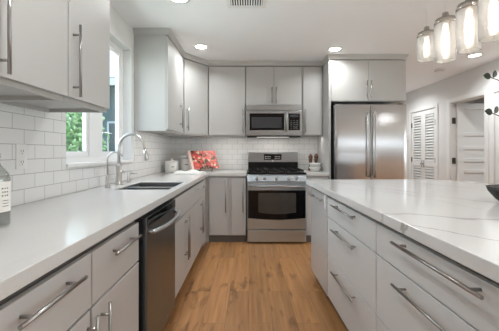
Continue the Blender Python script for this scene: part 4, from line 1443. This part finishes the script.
def shrub(name, label, loc, blobs, mat, n, seed):
    rnd = random.Random(seed)
    r = thing(name, label, 'tree', loc)
    MB().tube([(0, 0, 0), (0.05, 0, 0.9), (0, 0.05, 1.7)], [0.07, 0.05, 0.03], 8).build('trunk', M['bark'], r)
    mb = MB()
    for k in range(n):
        c, rad = rnd.choice(blobs)
        d = Vector((rnd.gauss(0, 1), rnd.gauss(0, 1), rnd.gauss(0, 1))).normalized() * rad * rnd.random() ** 0.33
        p = Vector(c) + d
        leaf(mb, p, (rnd.uniform(-1, 1), rnd.uniform(-1, 1), rnd.uniform(-0.7, 0.7)), rnd.uniform(0.10, 0.17), rnd.uniform(0.03, 0.05), rnd.uniform(0, 6))
    mb.build('foliage', mat, r)


shrub('shrub', 'bright green leafy shrub seen through the left window pane', (-3.62, 5.95, -0.3), [((0, 0, 1.6), 0.75), ((0.15, -0.2, 2.1), 0.55), ((-0.4, 0.2, 1.2), 0.7), ((0.2, 0, 1.0), 0.6)], M['foliage'], 1700, 3)
shrub('shrub', 'pale green tree farther off behind the bright shrub outside', (-5.8, 9.2, -0.3), [((0, 0, 2.2), 1.1), ((0.6, 0, 1.2), 0.9), ((-0.4, 0, 1.3), 1.0)], M['foliage_pale'], 1700, 5)
hs = thing('neighbour_house', 'teal-grey neighbouring house with white eave seen through the window', 'house', (-2.85, 8.5, -0.3))
MB().box(-0.98, 1.0, -1.0, 2.0, 0, 3.15).build('wall', M['siding'], hs)
mb = MB()
mb.prism([(-1.3, -1.3), (1.3, -1.3), (1.3, 2.3), (-1.3, 2.3)], 3.15, 3.22)
mb.build('soffit', M['siding'], hs)
MB().box(-1.33, 1.33, -1.34, -1.3, 3.10, 3.27).box(-1.34, -1.3, -1.34, 2.3, 3.10, 3.27).build('fascia', M['fascia'], hs)
mb = MB()
b4 = [(-1.33, -1.34, 3.27), (1.33, -1.34, 3.27), (1.33, 2.3, 3.27), (-1.33, 2.3, 3.27)]
t4 = [(-0.2, 0.1, 3.7), (0.3, 0.1, 3.7), (0.3, 1.0, 3.7), (-0.2, 1.0, 3.7)]
bv = [mb.bm.verts.new(p) for p in b4]
tv = [mb.bm.verts.new(p) for p in t4]
mb.bm.faces.new(bv[::-1]); mb.bm.faces.new(tv)
for i in range(4):
    mb.bm.faces.new((bv[i], bv[(i + 1) % 4], tv[(i + 1) % 4], tv[i]))
mb.build('roof', M['shingle'], hs)
wf = MB().box(-0.75, 0.1, -1.02, -0.99, 1.15, 2.25).build('window', M['fascia'], hs)
MB().box(-0.70, 0.05, -1.025, -1.015, 1.20, 2.20).build('pane', M['house_pane'], wf)
